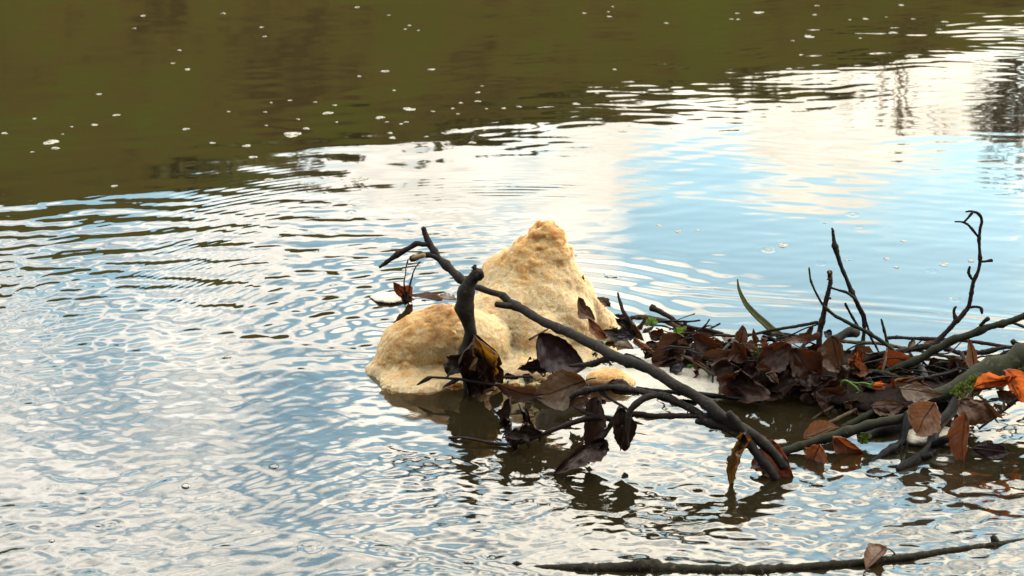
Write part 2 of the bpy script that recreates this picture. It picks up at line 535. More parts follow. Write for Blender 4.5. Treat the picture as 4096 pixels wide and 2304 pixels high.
def build_water():
    ny, nx = 860, 900
    ys = 1.95 * (9.0 / 1.95) ** (np.linspace(0, 1, ny))
    ss = np.linspace(-1, 1, nx)
    Y = np.repeat(ys[:, None], nx, 1)
    X = ss[None, :] * (0.45 + 0.32 * Y)
    # gentle bending of the pattern so that no wave train stays perfectly straight
    wx = 0.05 * np.sin(X * 2.3 + Y * 1.1) + 0.03 * np.sin(Y * 4.1 + 1.7 + X * 1.3)
    wy = 0.05 * np.sin(X * 1.7 - Y * 2.0 + 0.6) + 0.02 * np.sin(X * 5.3 + Y * 2.2)
    A, B = X + wx, Y + wy
    # envelopes, set by place on the river
    left = smooth(0.25, -0.35, X)
    near = smooth(2.95, 2.45, Y)                       # broken water close to the camera
    mid = smooth(4.05, 3.55, Y) * smooth(2.5, 2.9, Y)  # the chop upstream of the snag
    calm_shadow = np.exp(-(((X + 0.10) / 0.20) ** 2 + ((Y - 2.76) / 0.13) ** 2)) + np.exp(-(((X - 0.44) / 0.22) ** 2 + ((Y - 2.72) / 0.13) ** 2))
    lee = smooth(-0.3, 0.2, X) * smooth(3.0, 3.2, Y)
    patch = 0.62 + 0.5 * np.sin(A * 3.1 + 1.3 * np.sin(B * 2.2)) * np.sin(B * 2.7 + 0.8 + np.sin(A * 1.9))
    h = 0.0036 * gauss_waves(A, B, 0.22, 0.9, 22, 1.57, 0.55, 3)
    h += 0.0052 * gauss_waves(A, B, 0.07, 0.22, 26, 1.45, 0.65, 4) * (0.45 + 0.35 * smooth(5.8, 3.8, Y)) * (1 - 0.45 * smooth(-0.4, 0.5, X))
    h += gauss_waves(A, B, 0.045, 0.12, 34, 1.62, 0.34, 5) * 0.042 * mid * left * patch
    h += gauss_waves(A, B, 0.022, 0.055, 40, 1.57, 0.9, 6) * 0.024 * mid * left
    h += gauss_waves(A, B, 0.026, 0.080, 60, 1.62, 0.85, 7) * (0.25 + 0.85 * np.clip(patch, 0, 1.2)) * (0.038 * near + 0.016 * smooth(3.3, 2.8, Y)) * (1 - 0.85 * np.clip(calm_shadow, 0, 1))
    h += gauss_waves(A, B, 0.015, 0.030, 60, 1.60, 1.0, 17) * 0.050 * smooth(3.25, 2.5, Y) * (0.3 + 0.8 * (0.5 + 0.5 * np.sin(A * 5.3 + 2 * np.sin(B * 4.1)) * np.sin(B * 6.2 + 1 + np.sin(A * 3.7)))) * (1 - 0.9 * np.clip(calm_shadow, 0, 1))
    h += gauss_waves(A, B, 0.05, 0.14, 30, 1.3, 0.8, 8) * 0.024 * near * (0.4 + 0.6 * patch)
    h += gauss_waves(A, B, 0.018, 0.045, 50, 1.5, 1.15, 12) * 0.055 * smooth(2.72, 2.5, Y) * smooth(-0.1, 0.35, X)
    h += gauss_waves(A, B, 0.03, 0.10, 30, 1.75, 0.5, 9) * 0.006 * lee
    # arcs of capillary waves that stand upstream of the snag
    R = np.hypot(X + 0.02, (Y - 2.95) * 0.92)
    th = np.arctan2(Y - 2.95, X + 0.02)
    fade = np.exp(-((R - 0.80) / 0.26) ** 2) * smooth(0.9, 1.6, th) * smooth(3.05, 2.6, th)
    lam = 0.021 + 0.012 * smooth(0.9, 0.4, R)
    h += 0.050 * lam / 6.283 * np.cos(6.283 * R / lam + 1.5 * np.sin(th * 5)) * fade * (0.55 + 0.45 * np.sin(th * 9 + R * 7))
    R2 = np.hypot(X - 0.02, Y - 3.0)
    th2 = np.arctan2(Y - 3.0, X - 0.02)
    h += 0.055 * 0.05 / 6.283 * np.cos(6.283 * R2 / 0.052 + 2.0 * np.sin(th2 * 3 + 1)) * np.exp(-((R2 - 0.40) / 0.16) ** 2) * smooth(0.5, 1.2, th2) * smooth(3.3, 2.7, th2)
    # wake that trails from the right end of the snag
    dw = (Y - 3.36) + 0.28 * (X - 0.25)
    h += 0.05 * 0.04 / 6.283 * np.cos(6.283 * dw / 0.045 + 2 * np.sin(X * 6)) * np.exp(-(dw / 0.05) ** 2) * smooth(0.05, 0.3, X)
    dw = (Y - 2.33) + 0.42 * (X + 0.22)
    h += 0.08 * 0.03 / 6.283 * np.cos(6.283 * dw / 0.032 + 2 * np.sin(X * 9)) * np.exp(-(dw / 0.045) ** 2) * np.exp(-((X + 0.12) / 0.2) ** 2)
    # small rings where drops and bubbles broke
    rr = np.random.RandomState(11)
    for _ in range(20):
        cy = rr.uniform(2.2, 3.9); cxx = rr.uniform(-0.9, 0.9) * (0.27 * cy + 0.1)
        d = np.hypot(X - cxx, Y - cy)
        s = rr.uniform(0.007, 0.016)
        h += rr.uniform(0.0004, 0.0010) * (s / 0.012) * np.exp(-(d / s) ** 2) * np.cos(d / s * 4.5)
    edge = smooth(1, 0.96, np.abs(X) / (0.45 + 0.32 * Y)) * smooth(1.95, 2.05, Y) * smooth(9.0, 7.6, Y)
    Z = h * edge
    verts = np.stack([X, Y, Z], -1).reshape(-1, 3)
    i = np.arange(ny - 1)[:, None] * nx + np.arange(nx - 1)[None, :]
    faces = np.stack([i, i + 1, i + nx + 1, i + nx], -1).reshape(-1, 4)
    # the quiet river beyond, joined edge to edge
    n0 = len(verts)
    x0, x1 = 0.45 + 0.32 * 1.95, 0.45 + 0.32 * 9.0
    big = np.array([(-x0, 1.95, 0), (x0, 1.95, 0), (x1, 9, 0), (-x1, 9, 0), (-90, -3, 0), (90, -3, 0), (90, 90, 0), (-90, 90, 0)], float)
    bf = np.array([(4, 5, 1, 0), (5, 6, 2, 1), (6, 7, 3, 2), (7, 4, 0, 3)]) + n0
    return np.vstack([verts, big]), np.vstack([faces, bf])


m, t = new_mat("muddy_water")
tcd = t.n("ShaderNodeTexCoord")
ob = tcd.outputs["Object"]
st = t.n("ShaderNodeMapping", i_0=ob, i_3=(1.0, 1.6, 1.0))
fine = t.noise(st.outputs[0], 75, 3, 0.55, 0.6)
yy = t.n("ShaderNodeSeparateXYZ", i_0=ob).outputs[1]
rip = t.n("ShaderNodeMapRange", interpolation_type='SMOOTHSTEP', i_0=yy, i_1=2.2, i_2=3.3, i_3=0.10, i_4=0.0).outputs[0]
bp = t.n("ShaderNodeBump", i_Strength=rip, i_Distance=0.0012, i_Height=fine)
mud = t.n("ShaderNodeBsdfDiffuse", i_0=rgb(0.0135, 0.0112, 0.0055))
clear = t.n("ShaderNodeBsdfTransparent", i_0=rgb(0.75, 0.62, 0.40))
body = t.n("ShaderNodeMixShader", i_0=0.42, i_1=mud.outputs[0], i_2=clear.outputs[0])
gl = t.n("ShaderNodeBsdfGlossy", i_0=rgb(1, 1, 1), i_Roughness=0.02, i_Normal=bp)
fr = t.n("ShaderNodeFresnel", i_IOR=1.7, i_Normal=bp)
mx = t.n("ShaderNodeMixShader", i_0=fr.outputs[0], i_1=body.outputs[0], i_2=gl.outputs[0])
t.n("ShaderNodeOutputMaterial", i_0=mx.outputs[0])
WATER = m
v, f = build_water()
water = link("water", v, f, WATER)
tag(water, "brown river water with ripples mirroring clouds and a wooded bank", kind="structure")

MUD = plain_mat("river_mud", (0.012, 0.010, 0.006), (0.022, 0.018, 0.010), scale=9, rough=0.9)
bedv = [(-90, -3, -0.35), (90, -3, -0.35), (90, 90, -0.35), (-90, 90, -0.35)]
tag(link("river_bed", bedv, [(0, 1, 2, 3)], MUD, smooth=False), "brown silt bed under the river", kind="structure")

# ------------------------------------------------------------------ far bank, seen only as its mirror image
BANK = None
m, t = new_mat("bank_vegetation")
ob = t.n("ShaderNodeTexCoord").outputs["Object"]
a = t.noise(ob, 0.9, 6, 0.65)
b = t.noise(ob, 3.2, 5, 0.7)
col = t.ramp(t.math('ADD', t.math('MULTIPLY', a, 0.7), t.math('MULTIPLY', b, 0.3)), [(0.38, (0.034, 0.024, 0.008)), (0.46, (0.060, 0.046, 0.012)), (0.53, (0.055, 0.053, 0.010)), (0.62, (0.052, 0.062, 0.010)), (0.74, (0.07, 0.085, 0.012))])
bs = t.n("ShaderNodeBsdfPrincipled", i_Base_Color=col, i_Roughness=0.9)
bs.inputs["Specular IOR Level"].default_value = 0.0
t.n("ShaderNodeOutputMaterial", i_0=bs.outputs[0])
BANK = m


def crest_el(az):
    """elevation of the wooded skyline by azimuth (degrees in, degrees out), as its reflection shows it"""
    return float(np.interp(az, [-40, -16, -11, -5, 0, 4, 8, 12, 15, 18, 40], [18.3, 17.9, 17.4, 16.45, 15.75, 15.0, 14.3, 13.35, 12.4, 11.9, 9.0]))


bv, bfc = [], []
nu_, nv_ = 200, 16
for i in range(nu_ + 1):
    az = -55 + 110 * i / nu_
    D = 12.5 + 4.5 * (az + 15) / 30 if az > -15 else 12.5
    dirx, diry = math.sin(rad(az)), math.cos(rad(az))
    Hc = (D + 3.2) * math.tan(rad(crest_el(az))) - CAM_H
    for j in range(nv_ + 1):
        s = j / nv_
        d = D + 3.2 * s + (0 if s < 1 else 6.0)
        z = -0.4 + (Hc + 0.4) * (s ** 0.62)
        q = Vector((dirx * d, diry * d, z))
        amp = 0.22 * s
        q += Vector((0, mnoise.noise(q * 0.9) * 0.6 * amp, amp * (mnoise.noise(q * 0.8) * 0.7 + 0.4 * mnoise.noise(q * 2.3))))
        bv.append(q)
for i in range(nu_):
    for j in range(nv_):
        k = i * (nv_ + 1) + j
        bfc.append((k, k + nv_ + 1, k + nv_ + 2, k + 1))
tag(link("far_bank", bv, bfc, BANK), "steep overgrown bank across the river", kind="structure")


def leaf_cloud(name, centres, n, size, mat, seed):
    r = random.Random(seed)
    vs, fs = [], []
    for k in range(n):
        c, R = r.choice(centres)
        d = Vector((r.gauss(0, 1), r.gauss(0, 1), r.gauss(0, 1))).normalized() * R * (r.random() ** 0.4)
        p = Vector(c) + d
        a = Vector((r.gauss(0, 1), r.gauss(0, 1), r.gauss(0, 1))).normalized()
        b = a.orthogonal().normalized()
        a2 = a.cross(b)
        s = size * r.uniform(0.6, 1.4)
        i = len(vs)
        vs += [p - b * s, p + a2 * s * 0.5, p + b * s, p - a2 * s * 0.5]
        fs.append((i, i + 1, i + 2, i + 3))
    return vs, fs


HEDGE = plain_mat("bank_foliage", (0.075, 0.066, 0.018), (0.115, 0.108, 0.028), scale=3, rough=0.8, trans=0.15)
cents = []
r_ = random.Random(5)
for i in range(150):
    az = r_.uniform(-40, 24)
    D = (12.5 + 4.5 * (az + 15) / 30 if az > -15 else 12.5) + 3.0
    H = D * math.tan(rad(crest_el(az))) - CAM_H - 0.36
    cents.append(((math.sin(rad(az)) * D, math.cos(rad(az)) * D, H), r_.uniform(0.2, 0.38)))
v, f = leaf_cloud("bank_scrub", cents, 15000, 0.06, HEDGE, 3)
tag(link("bank_scrub", v, f, HEDGE, smooth=False), "low scrub growing along the top of the far bank", kind="stuff")


def bare_tree(label, az, D, height, zbase, seed, spread, depth, mat, r0=0.09):
    r = random.Random(seed)
    base = Vector((math.sin(rad(az)) * D, math.cos(rad(az)) * D, zbase))
    segs = []

    def grow(p, d, L, rr, lev):
        q = p + d * L
        segs.append((p, q, rr, rr * 0.72))
        if lev == 0:
            return
        for _ in range(3 if lev > 1 else 4):
            nd = (d + Vector((r.gauss(0, spread), r.gauss(0, spread), r.gauss(0.08, spread * 0.6)))).normalized()
            grow(p + d * L * r.uniform(0.55, 1.0), nd, L * r.uniform(0.6, 0.82), rr * 0.58, lev - 1)
    top = base + Vector((0.1, 0, height * 0.3))
    for _ in range(4):
        grow(top, Vector((r.gauss(0, .4), r.gauss(0, .4), 1)).normalized(), height * 0.26, r0 * 0.6, depth)
    vs, fs = [], []
    for p, q, ra, rb in segs:
        d = (q - p).normalized(); a = d.orthogonal().normalized(); b = d.cross(a)
        i = len(vs)
        for (c, rr) in ((p, ra), (q, rb)):
            for k in range(3):
                th = k * 2.094
                vs.append(c + (a * math.cos(th) + b * math.sin(th)) * max(rr, 0.004))
        for k in range(3):
            fs.append((i + k, i + (k + 1) % 3, i + 3 + (k + 1) % 3, i + 3 + k))
    tv, tf = tube([(base, r0), ((base + top) * 0.5, r0 * 0.85), (top + Vector((0, 0, 0.1)), r0 * 0.6)], 8, 0.1)
    o = bpy.data.objects.new("bare_tree", None)
    o.location = base
    COL.objects.link(o)
    tag(o, label, "tree", "bare trees on the far bank")
    link("trunk", tv, tf, mat, parent=o)
    link("crown", vs, fs, mat, parent=o, smooth=False)


TWIGM = plain_mat("tree_twigs", (0.09, 0.065, 0.04), (0.14, 0.10, 0.06), scale=4)
TWIGM2 = plain_mat("pale_tree_twigs", (0.16, 0.11, 0.05), (0.24, 0.17, 0.08), scale=4)
bare_tree("bare twiggy tree on the far bank, the nearer and darker of two", 15.4, 18.0, 1.9, 2.0, 4, 0.42, 5, TWIGM, 0.07)
bare_tree("slender bare tree on the far bank with thin open twigs", 11.4, 21.0, 1.9, 2.9, 9, 0.40, 3, TWIGM2, 0.024)

# ------------------------------------------------------------------ foam: solid shapes from a distance field
_lat = np.random.RandomState(21).rand(64, 64, 64).astype(np.float32) * 2 - 1


def vnoise(P, scale, off=0.0):
    Q = P * scale + off
    I = np.floor(Q).astype(np.int64)
    Fq = (Q - I).astype(np.float32)
    Fq = Fq * Fq * (3 - 2 * Fq)
    I &= 63
    J = (I + 1) & 63
    x0, y0, z0 = I.T; x1, y1, z1 = J.T; fx, fy, fz = Fq.T
    c00 = _lat[x0, y0, z0] * (1 - fx) + _lat[x1, y0, z0] * fx
    c10 = _lat[x0, y1, z0] * (1 - fx) + _lat[x1, y1, z0] * fx
    c01 = _lat[x0, y0, z1] * (1 - fx) + _lat[x1, y0, z1] * fx
    c11 = _lat[x0, y1, z1] * (1 - fx) + _lat[x1, y1, z1] * fx
    return (c00 * (1 - fy) + c10 * fy) * (1 - fz) + (c01 * (1 - fy) + c11 * fy) * fz


def surface_nets(F, org, h):
    s = F < 0
    nx, ny, nz = F.shape
    acc = np.zeros((nx - 1, ny - 1, nz - 1, 3), np.float32)
    cnt = np.zeros((nx - 1, ny - 1, nz - 1), np.float32)
    cor = [(i, j, k) for i in (0, 1) for j in (0, 1) for k in (0, 1)]

    def sl(c):
        return (slice(c[0], nx - 1 + c[0]), slice(c[1], ny - 1 + c[1]), slice(c[2], nz - 1 + c[2]))
    for a in cor:
        for ax in range(3):
            if a[ax] == 0:
                b = list(a); b[ax] = 1; b = tuple(b)
                fa, fb = F[sl(a)], F[sl(b)]
                cr = (fa < 0) != (fb < 0)
                tt = np.where(cr, fa / np.where(cr, fa - fb, 1), 0)
                for d in range(3):
                    acc[..., d] += cr * (a[d] + (tt if d == ax else 0))
                cnt += cr
    act = cnt > 0
    idx = -np.ones(act.shape, np.int64)
    idx[act] = np.arange(act.sum())
    ii = np.argwhere(act)
    V = (ii + acc[act] / cnt[act][:, None]) * h + np.array(org)
    quads = []
    for ax in range(3):
        u, w_ = (ax + 1) % 3, (ax + 2) % 3
        a = [slice(1, -1)] * 3; b = [slice(1, -1)] * 3
        a[ax] = slice(0, -1); b[ax] = slice(1, None)
        sa, sb = s[tuple(a)], s[tuple(b)]
        for flip in (0, 1):
            e = np.argwhere(sa & ~sb if flip == 0 else ~sa & sb)
            if len(e) == 0:
                continue
            e = e + 1
            e[:, ax] -= 1
            du = np.zeros(3, int); du[u] = 1
            dw = np.zeros(3, int); dw[w_] = 1
            q = [idx[tuple((e - du - dw).T)], idx[tuple((e - dw).T)], idx[tuple(e.T)], idx[tuple((e - du).T)]]
            if flip:
                q = q[::-1]
            quads.append(np.stack(q, -1))
    Fc = np.vstack(quads)
    return V, Fc[(Fc >= 0).all(1)]


def foam(name, label, cat, balls, h, mat, amp=1.0, k=0.012, holes=(), crust_shade=(0.10, 0.2), zbot=-0.012):
    """balls: (px, py, Y, rpx, squash); joined softly, roughened, cut flat under the water"""
    bl = []
    for b in balls:
        p = at(b[0], b[1], b[2])
        bl.append((np.array(p), b[3] * mpp(p), b[4] if len(b) > 4 else 1.0))
    lo = np.min([c - r for c, r, s in bl], 0) - 0.02
    hi = np.max([c + r * np.array([1, 1, s]) for c, r, s in bl], 0) + 0.02
    lo[2] = zbot
    n = np.ceil((hi - lo) / h).astype(int) + 1
    gx, gy, gz = [lo[d] + np.arange(n[d]) * h for d in range(3)]
    G = np.stack(np.meshgrid(gx, gy, gz, indexing='ij'), -1).astype(np.float32)
    F = np.full(G.shape[:3], 9.0, np.float32)
    for c, r, s in bl:
        D = G - c.astype(np.float32)
        if s != 1.0:
            D = D / np.array([1, 1, s], np.float32)
        d = (np.sqrt((D * D).sum(-1)) - r) * min(1.0, s if s < 1 else 1)
        hh = np.clip(0.5 + 0.5 * (F - d) / k, 0, 1)
        F = F * (1 - hh) + d * hh - k * hh * (1 - hh)
    for (px, py, Y, rp) in holes:
        p = at(px, py, Y)
        d = np.sqrt(((G - np.array(p, np.float32)) ** 2).sum(-1)) - rp * mpp(p)
        F = np.maximum(F, -d)
    band = np.abs(F) < 0.03
    P = G[band].astype(np.float64)
    hi_z = np.clip((P[:, 2] - 0.02) / 0.08, 0, 1)
    nz = 0.0060 * vnoise(P, 22, 3.1) - 0.0026 * (np.abs(vnoise(P, 40, 7.7)) - 0.25) - 0.0021 * (np.abs(vnoise(P, 105, 1.3)) - 0.25) - 0.0024 * (np.abs(vnoise(P, 240, 5.5)) - 0.25)
    ridge = (1 - np.abs(vnoise(P, 60, 9.2) * 1.8)) * 0.0026 * (0.04 + 0.9 * hi_z ** 2)
    top_ = np.clip((P[:, 2] - 0.05 - 0.06 * smooth(-0.10, -0.03, P[:, 0])) / 0.06, 0, 1) if crust_shade[0] == 0.10 else 0.0
    nz = nz + 0.0022 * vnoise(P, 100, 6.6) * top_ + 0.0030 * np.abs(vnoise(P, 210, 8.8)) * top_
    F[band] += amp * (nz - ridge)
    F[:, :, 0] = np.maximum(F[:, :, 0], 0.5 * h)
    V, Q = surface_nets(F, lo, h)
    top = V[:, 2].max()
    cr = 0.5 + 0.5 * vnoise(V, 40, 2.2) + 0.5 * vnoise(V, 110, 4.4)
    lowlobe = smooth(-0.05, -0.11, V[:, 0]) if crust_shade[0] == 0.10 else 0.0
    c0 = crust_shade[0] + (0.045 - crust_shade[0]) * lowlobe
    c1 = crust_shade[1] + (0.115 - crust_shade[1]) * lowlobe
    hz = np.clip((V[:, 2] - c0) / (c1 - c0), 0, 1)
    o = link(name, V, Q, mat, attr={"crust_shade": np.clip(cr * 0.55 + hz * 0.60 - 0.08 + 0.26 * lowlobe, 0, 1), "height": np.clip(V[:, 2] / max(top, 1e-3), 0, 1)})  # dried crust, plus the left lobe's amber shading put into the colour
    tag(o, label, cat)
    return o


m, t = new_mat("river_foam")
ob = t.n("ShaderNodeTexCoord").outputs["Object"]
cr = t.n("ShaderNodeAttribute", attribute_name="crust_shade").outputs["Fac"]
n1 = t.noise(ob, 55, 6, 0.7, 0.5)
n2 = t.noise(ob, 210, 6, 0.78, 1.0)
f = t.math('ADD', t.math('MULTIPLY', cr, 0.75), t.math('MULTIPLY', t.math('SUBTRACT', n1, 0.5), 0.9))
col = t.ramp(f, [(0.16, (0.56, 0.49, 0.36)), (0.40, (0.53, 0.40, 0.215)), (0.64, (0.44, 0.27, 0.09)), (0.92, (0.20, 0.095, 0.026))])
spk = t.ramp(t.noise(ob, 150, 6, 0.72, 1.6), [(0.36, 0.66), (0.50, 0.96), (0.64, 1.16)])
col = t.mix(1.0, col, spk, 'MULTIPLY')
hgt_ = t.n("ShaderNodeAttribute", attribute_name="height").outputs["Fac"]
col = t.mix(t.ramp(t.math('ADD', hgt_, t.math('MULTIPLY', n1, 0.10)), [(0.06, 0.75), (0.17, 0.0)]), col, rgb(0.50, 0.47, 0.40))
col = t.vmath('MULTIPLY', col, (0.60, 0.525, 0.40))
fleck = t.ramp(t.noise(ob, 180, 2, 0.5), [(0.70, 0.0), (0.74, 1.0)])
col = t.mix(t.math('MULTIPLY', fleck, 0.35), col, rgb(0.16, 0.09, 0.03))
bub = t.n("ShaderNodeTexVoronoi", i_Scale=260.0, i_0=ob).outputs["Distance"]
hh = t.math('ADD', t.math('MULTIPLY', n2, 0.9), t.math('ADD', t.math('MULTIPLY', n1, 0.8), t.math('MULTIPLY', bub, 0.5)))
bp = t.n("ShaderNodeBump", i_Strength=0.5, i_Distance=0.003, i_Height=hh)
bs = t.n("ShaderNodeBsdfPrincipled", i_Base_Color=col, i_Roughness=0.55, i_Normal=bp)
bs.inputs["Subsurface Weight"].default_value = 1.0
bs.inputs["Subsurface Radius"].default_value = (1.0, 0.58, 0.26)
bs.inputs["Subsurface Scale"].default_value = 0.045
bs.inputs["Specular IOR Level"].default_value = 0.25
t.n("ShaderNodeOutputMaterial", i_0=bs.outputs[0])
FOAM = m

m, t = new_mat("white_foam")
ob = t.n("ShaderNodeTexCoord").outputs["Object"]
n1 = t.noise(ob, 45, 6, 0.7)
col = t.ramp(n1, [(0.3, (0.20, 0.20, 0.18)), (0.6, (0.34, 0.32, 0.27))])
bub = t.n("ShaderNodeTexVoronoi", i_Scale=420.0, i_0=ob).outputs["Distance"]
bp = t.n("ShaderNodeBump", i_Strength=0.5, i_Distance=0.002, i_Height=t.math('ADD', bub, t.noise(ob, 240, 4, 0.7)))
bs = t.n("ShaderNodeBsdfPrincipled", i_Base_Color=col, i_Roughness=0.45, i_Normal=bp)
bs.inputs["Subsurface Weight"].default_value = 0.4
bs.inputs["Subsurface Radius"].default_value = (1.0, 0.9, 0.7)
bs.inputs["Subsurface Scale"].default_value = 0.008
t.n("ShaderNodeOutputMaterial", i_0=bs.outputs[0])
WFOAM = m
m, t = new_mat("fleck_foam")
ob = t.n("ShaderNodeTexCoord").outputs["Object"]
bs = t.n("ShaderNodeBsdfDiffuse", i_0=t.ramp(t.noise(ob, 3.0, 4, 0.7), [(0.3, (0.16, 0.16, 0.14)), (0.65, (0.36, 0.35, 0.31))]))
tr = t.n("ShaderNodeBsdfTransparent")
mx = t.n("ShaderNodeMixShader", i_0=t.ramp(t.noise(ob, 2.2, 4, 0.7), [(0.42, 0.0), (0.62, 0.75)]), i_1=bs.outputs[0], i_2=tr.outputs[0])
t.n("ShaderNodeOutputMaterial", i_0=mx.outputs[0])
FLECK = m

foam("river_foam", "large peaked mound of cream and golden river foam piled against the snag", "foam", [
    (2180, 934, 3.12, 50), (2146, 950, 3.12, 46), (2215, 950, 3.115, 46), (2225, 990, 3.115, 48), (2165, 1000, 3.12, 76), (2110, 1015, 3.12, 78), (2215, 1035, 3.11, 76), (2060, 1065, 3.12, 78), (2150, 1100, 3.11, 140), (2010, 1110, 3.12, 85),
    (2240, 1130, 3.10, 95), (2020, 1180, 3.10, 105), (2140, 1210, 3.09, 170), (2290, 1200, 3.10, 88), (2350, 1250, 3.10, 70), (2410, 1290, 3.10, 58),
    (2260, 1300, 3.06, 130), (2060, 1310, 3.06, 170), (2160, 1380, 3.02, 140), (1960, 1300, 3.04, 130),
    (1790, 1345, 2.97, 130), (1850, 1350, 2.97, 130), (1720, 1375, 2.97, 135), (1650, 1400, 2.97, 125), (1600, 1435, 2.96, 92), (1550, 1470, 2.95, 56), (1900, 1380, 2.98, 140),
    (1520, 1490, 2.945, 34, 0.7), (1700, 1500, 2.94, 190, 0.30), (1850, 1500, 2.94, 170, 0.30), (1605, 1500, 2.94, 112, 0.28), (2050, 1470, 2.96, 190, 0.3), (2250, 1440, 3.0, 190, 0.25), (2440, 1330, 3.10, 70, 0.6)],
    0.0026, FOAM, holes=[(1835, 1385, 2.80, 85), (1700, 1330, 2.86, 40)])

foam("foam_raft", "flat white foam raft lying in the crook between the leaning branch and the leaf mat", "foam", [
    (2330, 1500, 2.93, 75, .20), (2420, 1490, 2.94, 90, .18), (2520, 1500, 2.93, 100, .16), (2620, 1490, 2.94, 105, .16), (2720, 1500, 2.93, 100, .16), (2820, 1520, 2.91, 90, .16), (2900, 1550, 2.88, 75, .18), (2960, 1570, 2.86, 45, .2),
    (2560, 1540, 2.89, 100, .12), (2680, 1555, 2.87, 90, .12), (2800, 1565, 2.86, 70, .12)], 0.0026, WFOAM, amp=0.45, k=0.01, crust_shade=(0.5, 0.9))
foam("foam_clump", "small golden foam clump on the white raft beside the grey-brown leaf", "foam", [
    (2380, 1515, 2.885, 45, .7), (2430, 1510, 2.885, 50, .7), (2480, 1525, 2.88, 42, .7), (2510, 1535, 2.875, 28, .7)], 0.002, FOAM, amp=0.6, crust_shade=(0.0, 0.035))
foam("foam_patch", "smooth pale foam bulge behind the mossy log", "foam", [
    (3690, 1490, 3.0, 50, .5), (3740, 1470, 3.01, 75, .55), (3790, 1480, 3.0, 55, .5)], 0.0026, WFOAM, amp=0.3, crust_shade=(0.5, 0.9))
foam("foam_patch", "bubbly grey-white foam patch under the tan leaf by the black fork", "foam", [
    (3650, 1755, 2.66, 45, .5), (3710, 1745, 2.67, 60, .55), (3770, 1745, 2.67, 60, .5), (3810, 1760, 2.66, 35, .5)], 0.0024, WFOAM, amp=0.4, crust_shade=(0.5, 0.9))
foam("foam_patch", "thin white foam skirt left of the drowned rusty leaf", "foam", [
    (1528, 1194, 3.29, 26, .2), (1562, 1188, 3.295, 30, .2), (1588, 1196, 3.285, 18, .2)], 0.0016, WFOAM, amp=0.35, crust_shade=(0.5, 0.9))

# ------------------------------------------------------------------ the near bank, and an unseen wood added to cut sky light
NEARV, NEARF = [], []
for i in range(41):
    for j in range(13):
        x = -20 + i
        y = 0.9 - j * 0.9
        z = -0.35 + 0.36 * min(1, j / 1.5) + 0.10 * max(0, j - 1) + 0.12 * mnoise.noise(Vector((x * 0.7, y * 0.7, 2)))
        NEARV.append((x, y, min(z, CAM_H - 1.0) if j < 4 else z))
for i in range(40):
    for j in range(12):
        k = i * 13 + j
        NEARF.append((k, k + 1, k + 14, k + 13))
tag(link("near_bank", NEARV, NEARF, BANK), "grassy bank on which the photographer stands", kind="structure")
cents = []
r_ = random.Random(12)
for i in range(240):
    x = r_.uniform(-12, 12)
    cents.append(((x, -2.6 - r_.uniform(0, 2.5) - 0.12 * abs(x), r_.uniform(0.4, 6.5)), r_.uniform(0.7, 1.1)))
SHADE_WOODM = plain_mat("shade_wood_foliage", (0.020, 0.024, 0.010), (0.045, 0.050, 0.018), scale=3, rough=0.8, trans=0.1)
v, f = leaf_cloud("shade_wood", cents, 42000, 0.2, SHADE_WOODM, 8)
tag(link("shade_wood", v, f, SHADE_WOODM, smooth=False), "unseen wood added behind the camera to block sky light", kind="stuff")

# ------------------------------------------------------------------ dark mound added to blacken the gaps in the leaf mat
GAP_SHADE = plain_mat("gap_shade_black", (0.004, 0.003, 0.003), (0.014, 0.010, 0.008), scale=150, rough=0.8, bump=0.9, spec=0.03)
o = foam("dark_gap_fill", None, None, [(2620, 1395, 3.03, 40, .35), (2720, 1410, 3.02, 60, .4), (2830, 1425, 3.0, 70, .45), (2940, 1450, 2.97, 85, .5), (3050, 1490, 2.91, 100, .6), (3160, 1500, 2.90, 110, .65), (3270, 1500, 2.90, 115, .65), (3300, 1450, 2.95, 90, .7),
                               (3380, 1530, 2.88, 95, .5), (3300, 1560, 2.84, 80, .35), (3420, 1590, 2.80, 75, .35), (3520, 1600, 2.79, 80, .4), (3620, 1590, 2.80, 85, .4), (3720, 1580, 2.82, 80, .4), (3830, 1545, 2.87, 70, .4)], 0.004, GAP_SHADE, amp=0.8, k=0.02)
tag(o, "added dark mound that blackens the gaps under the leaf mat", kind="stuff")

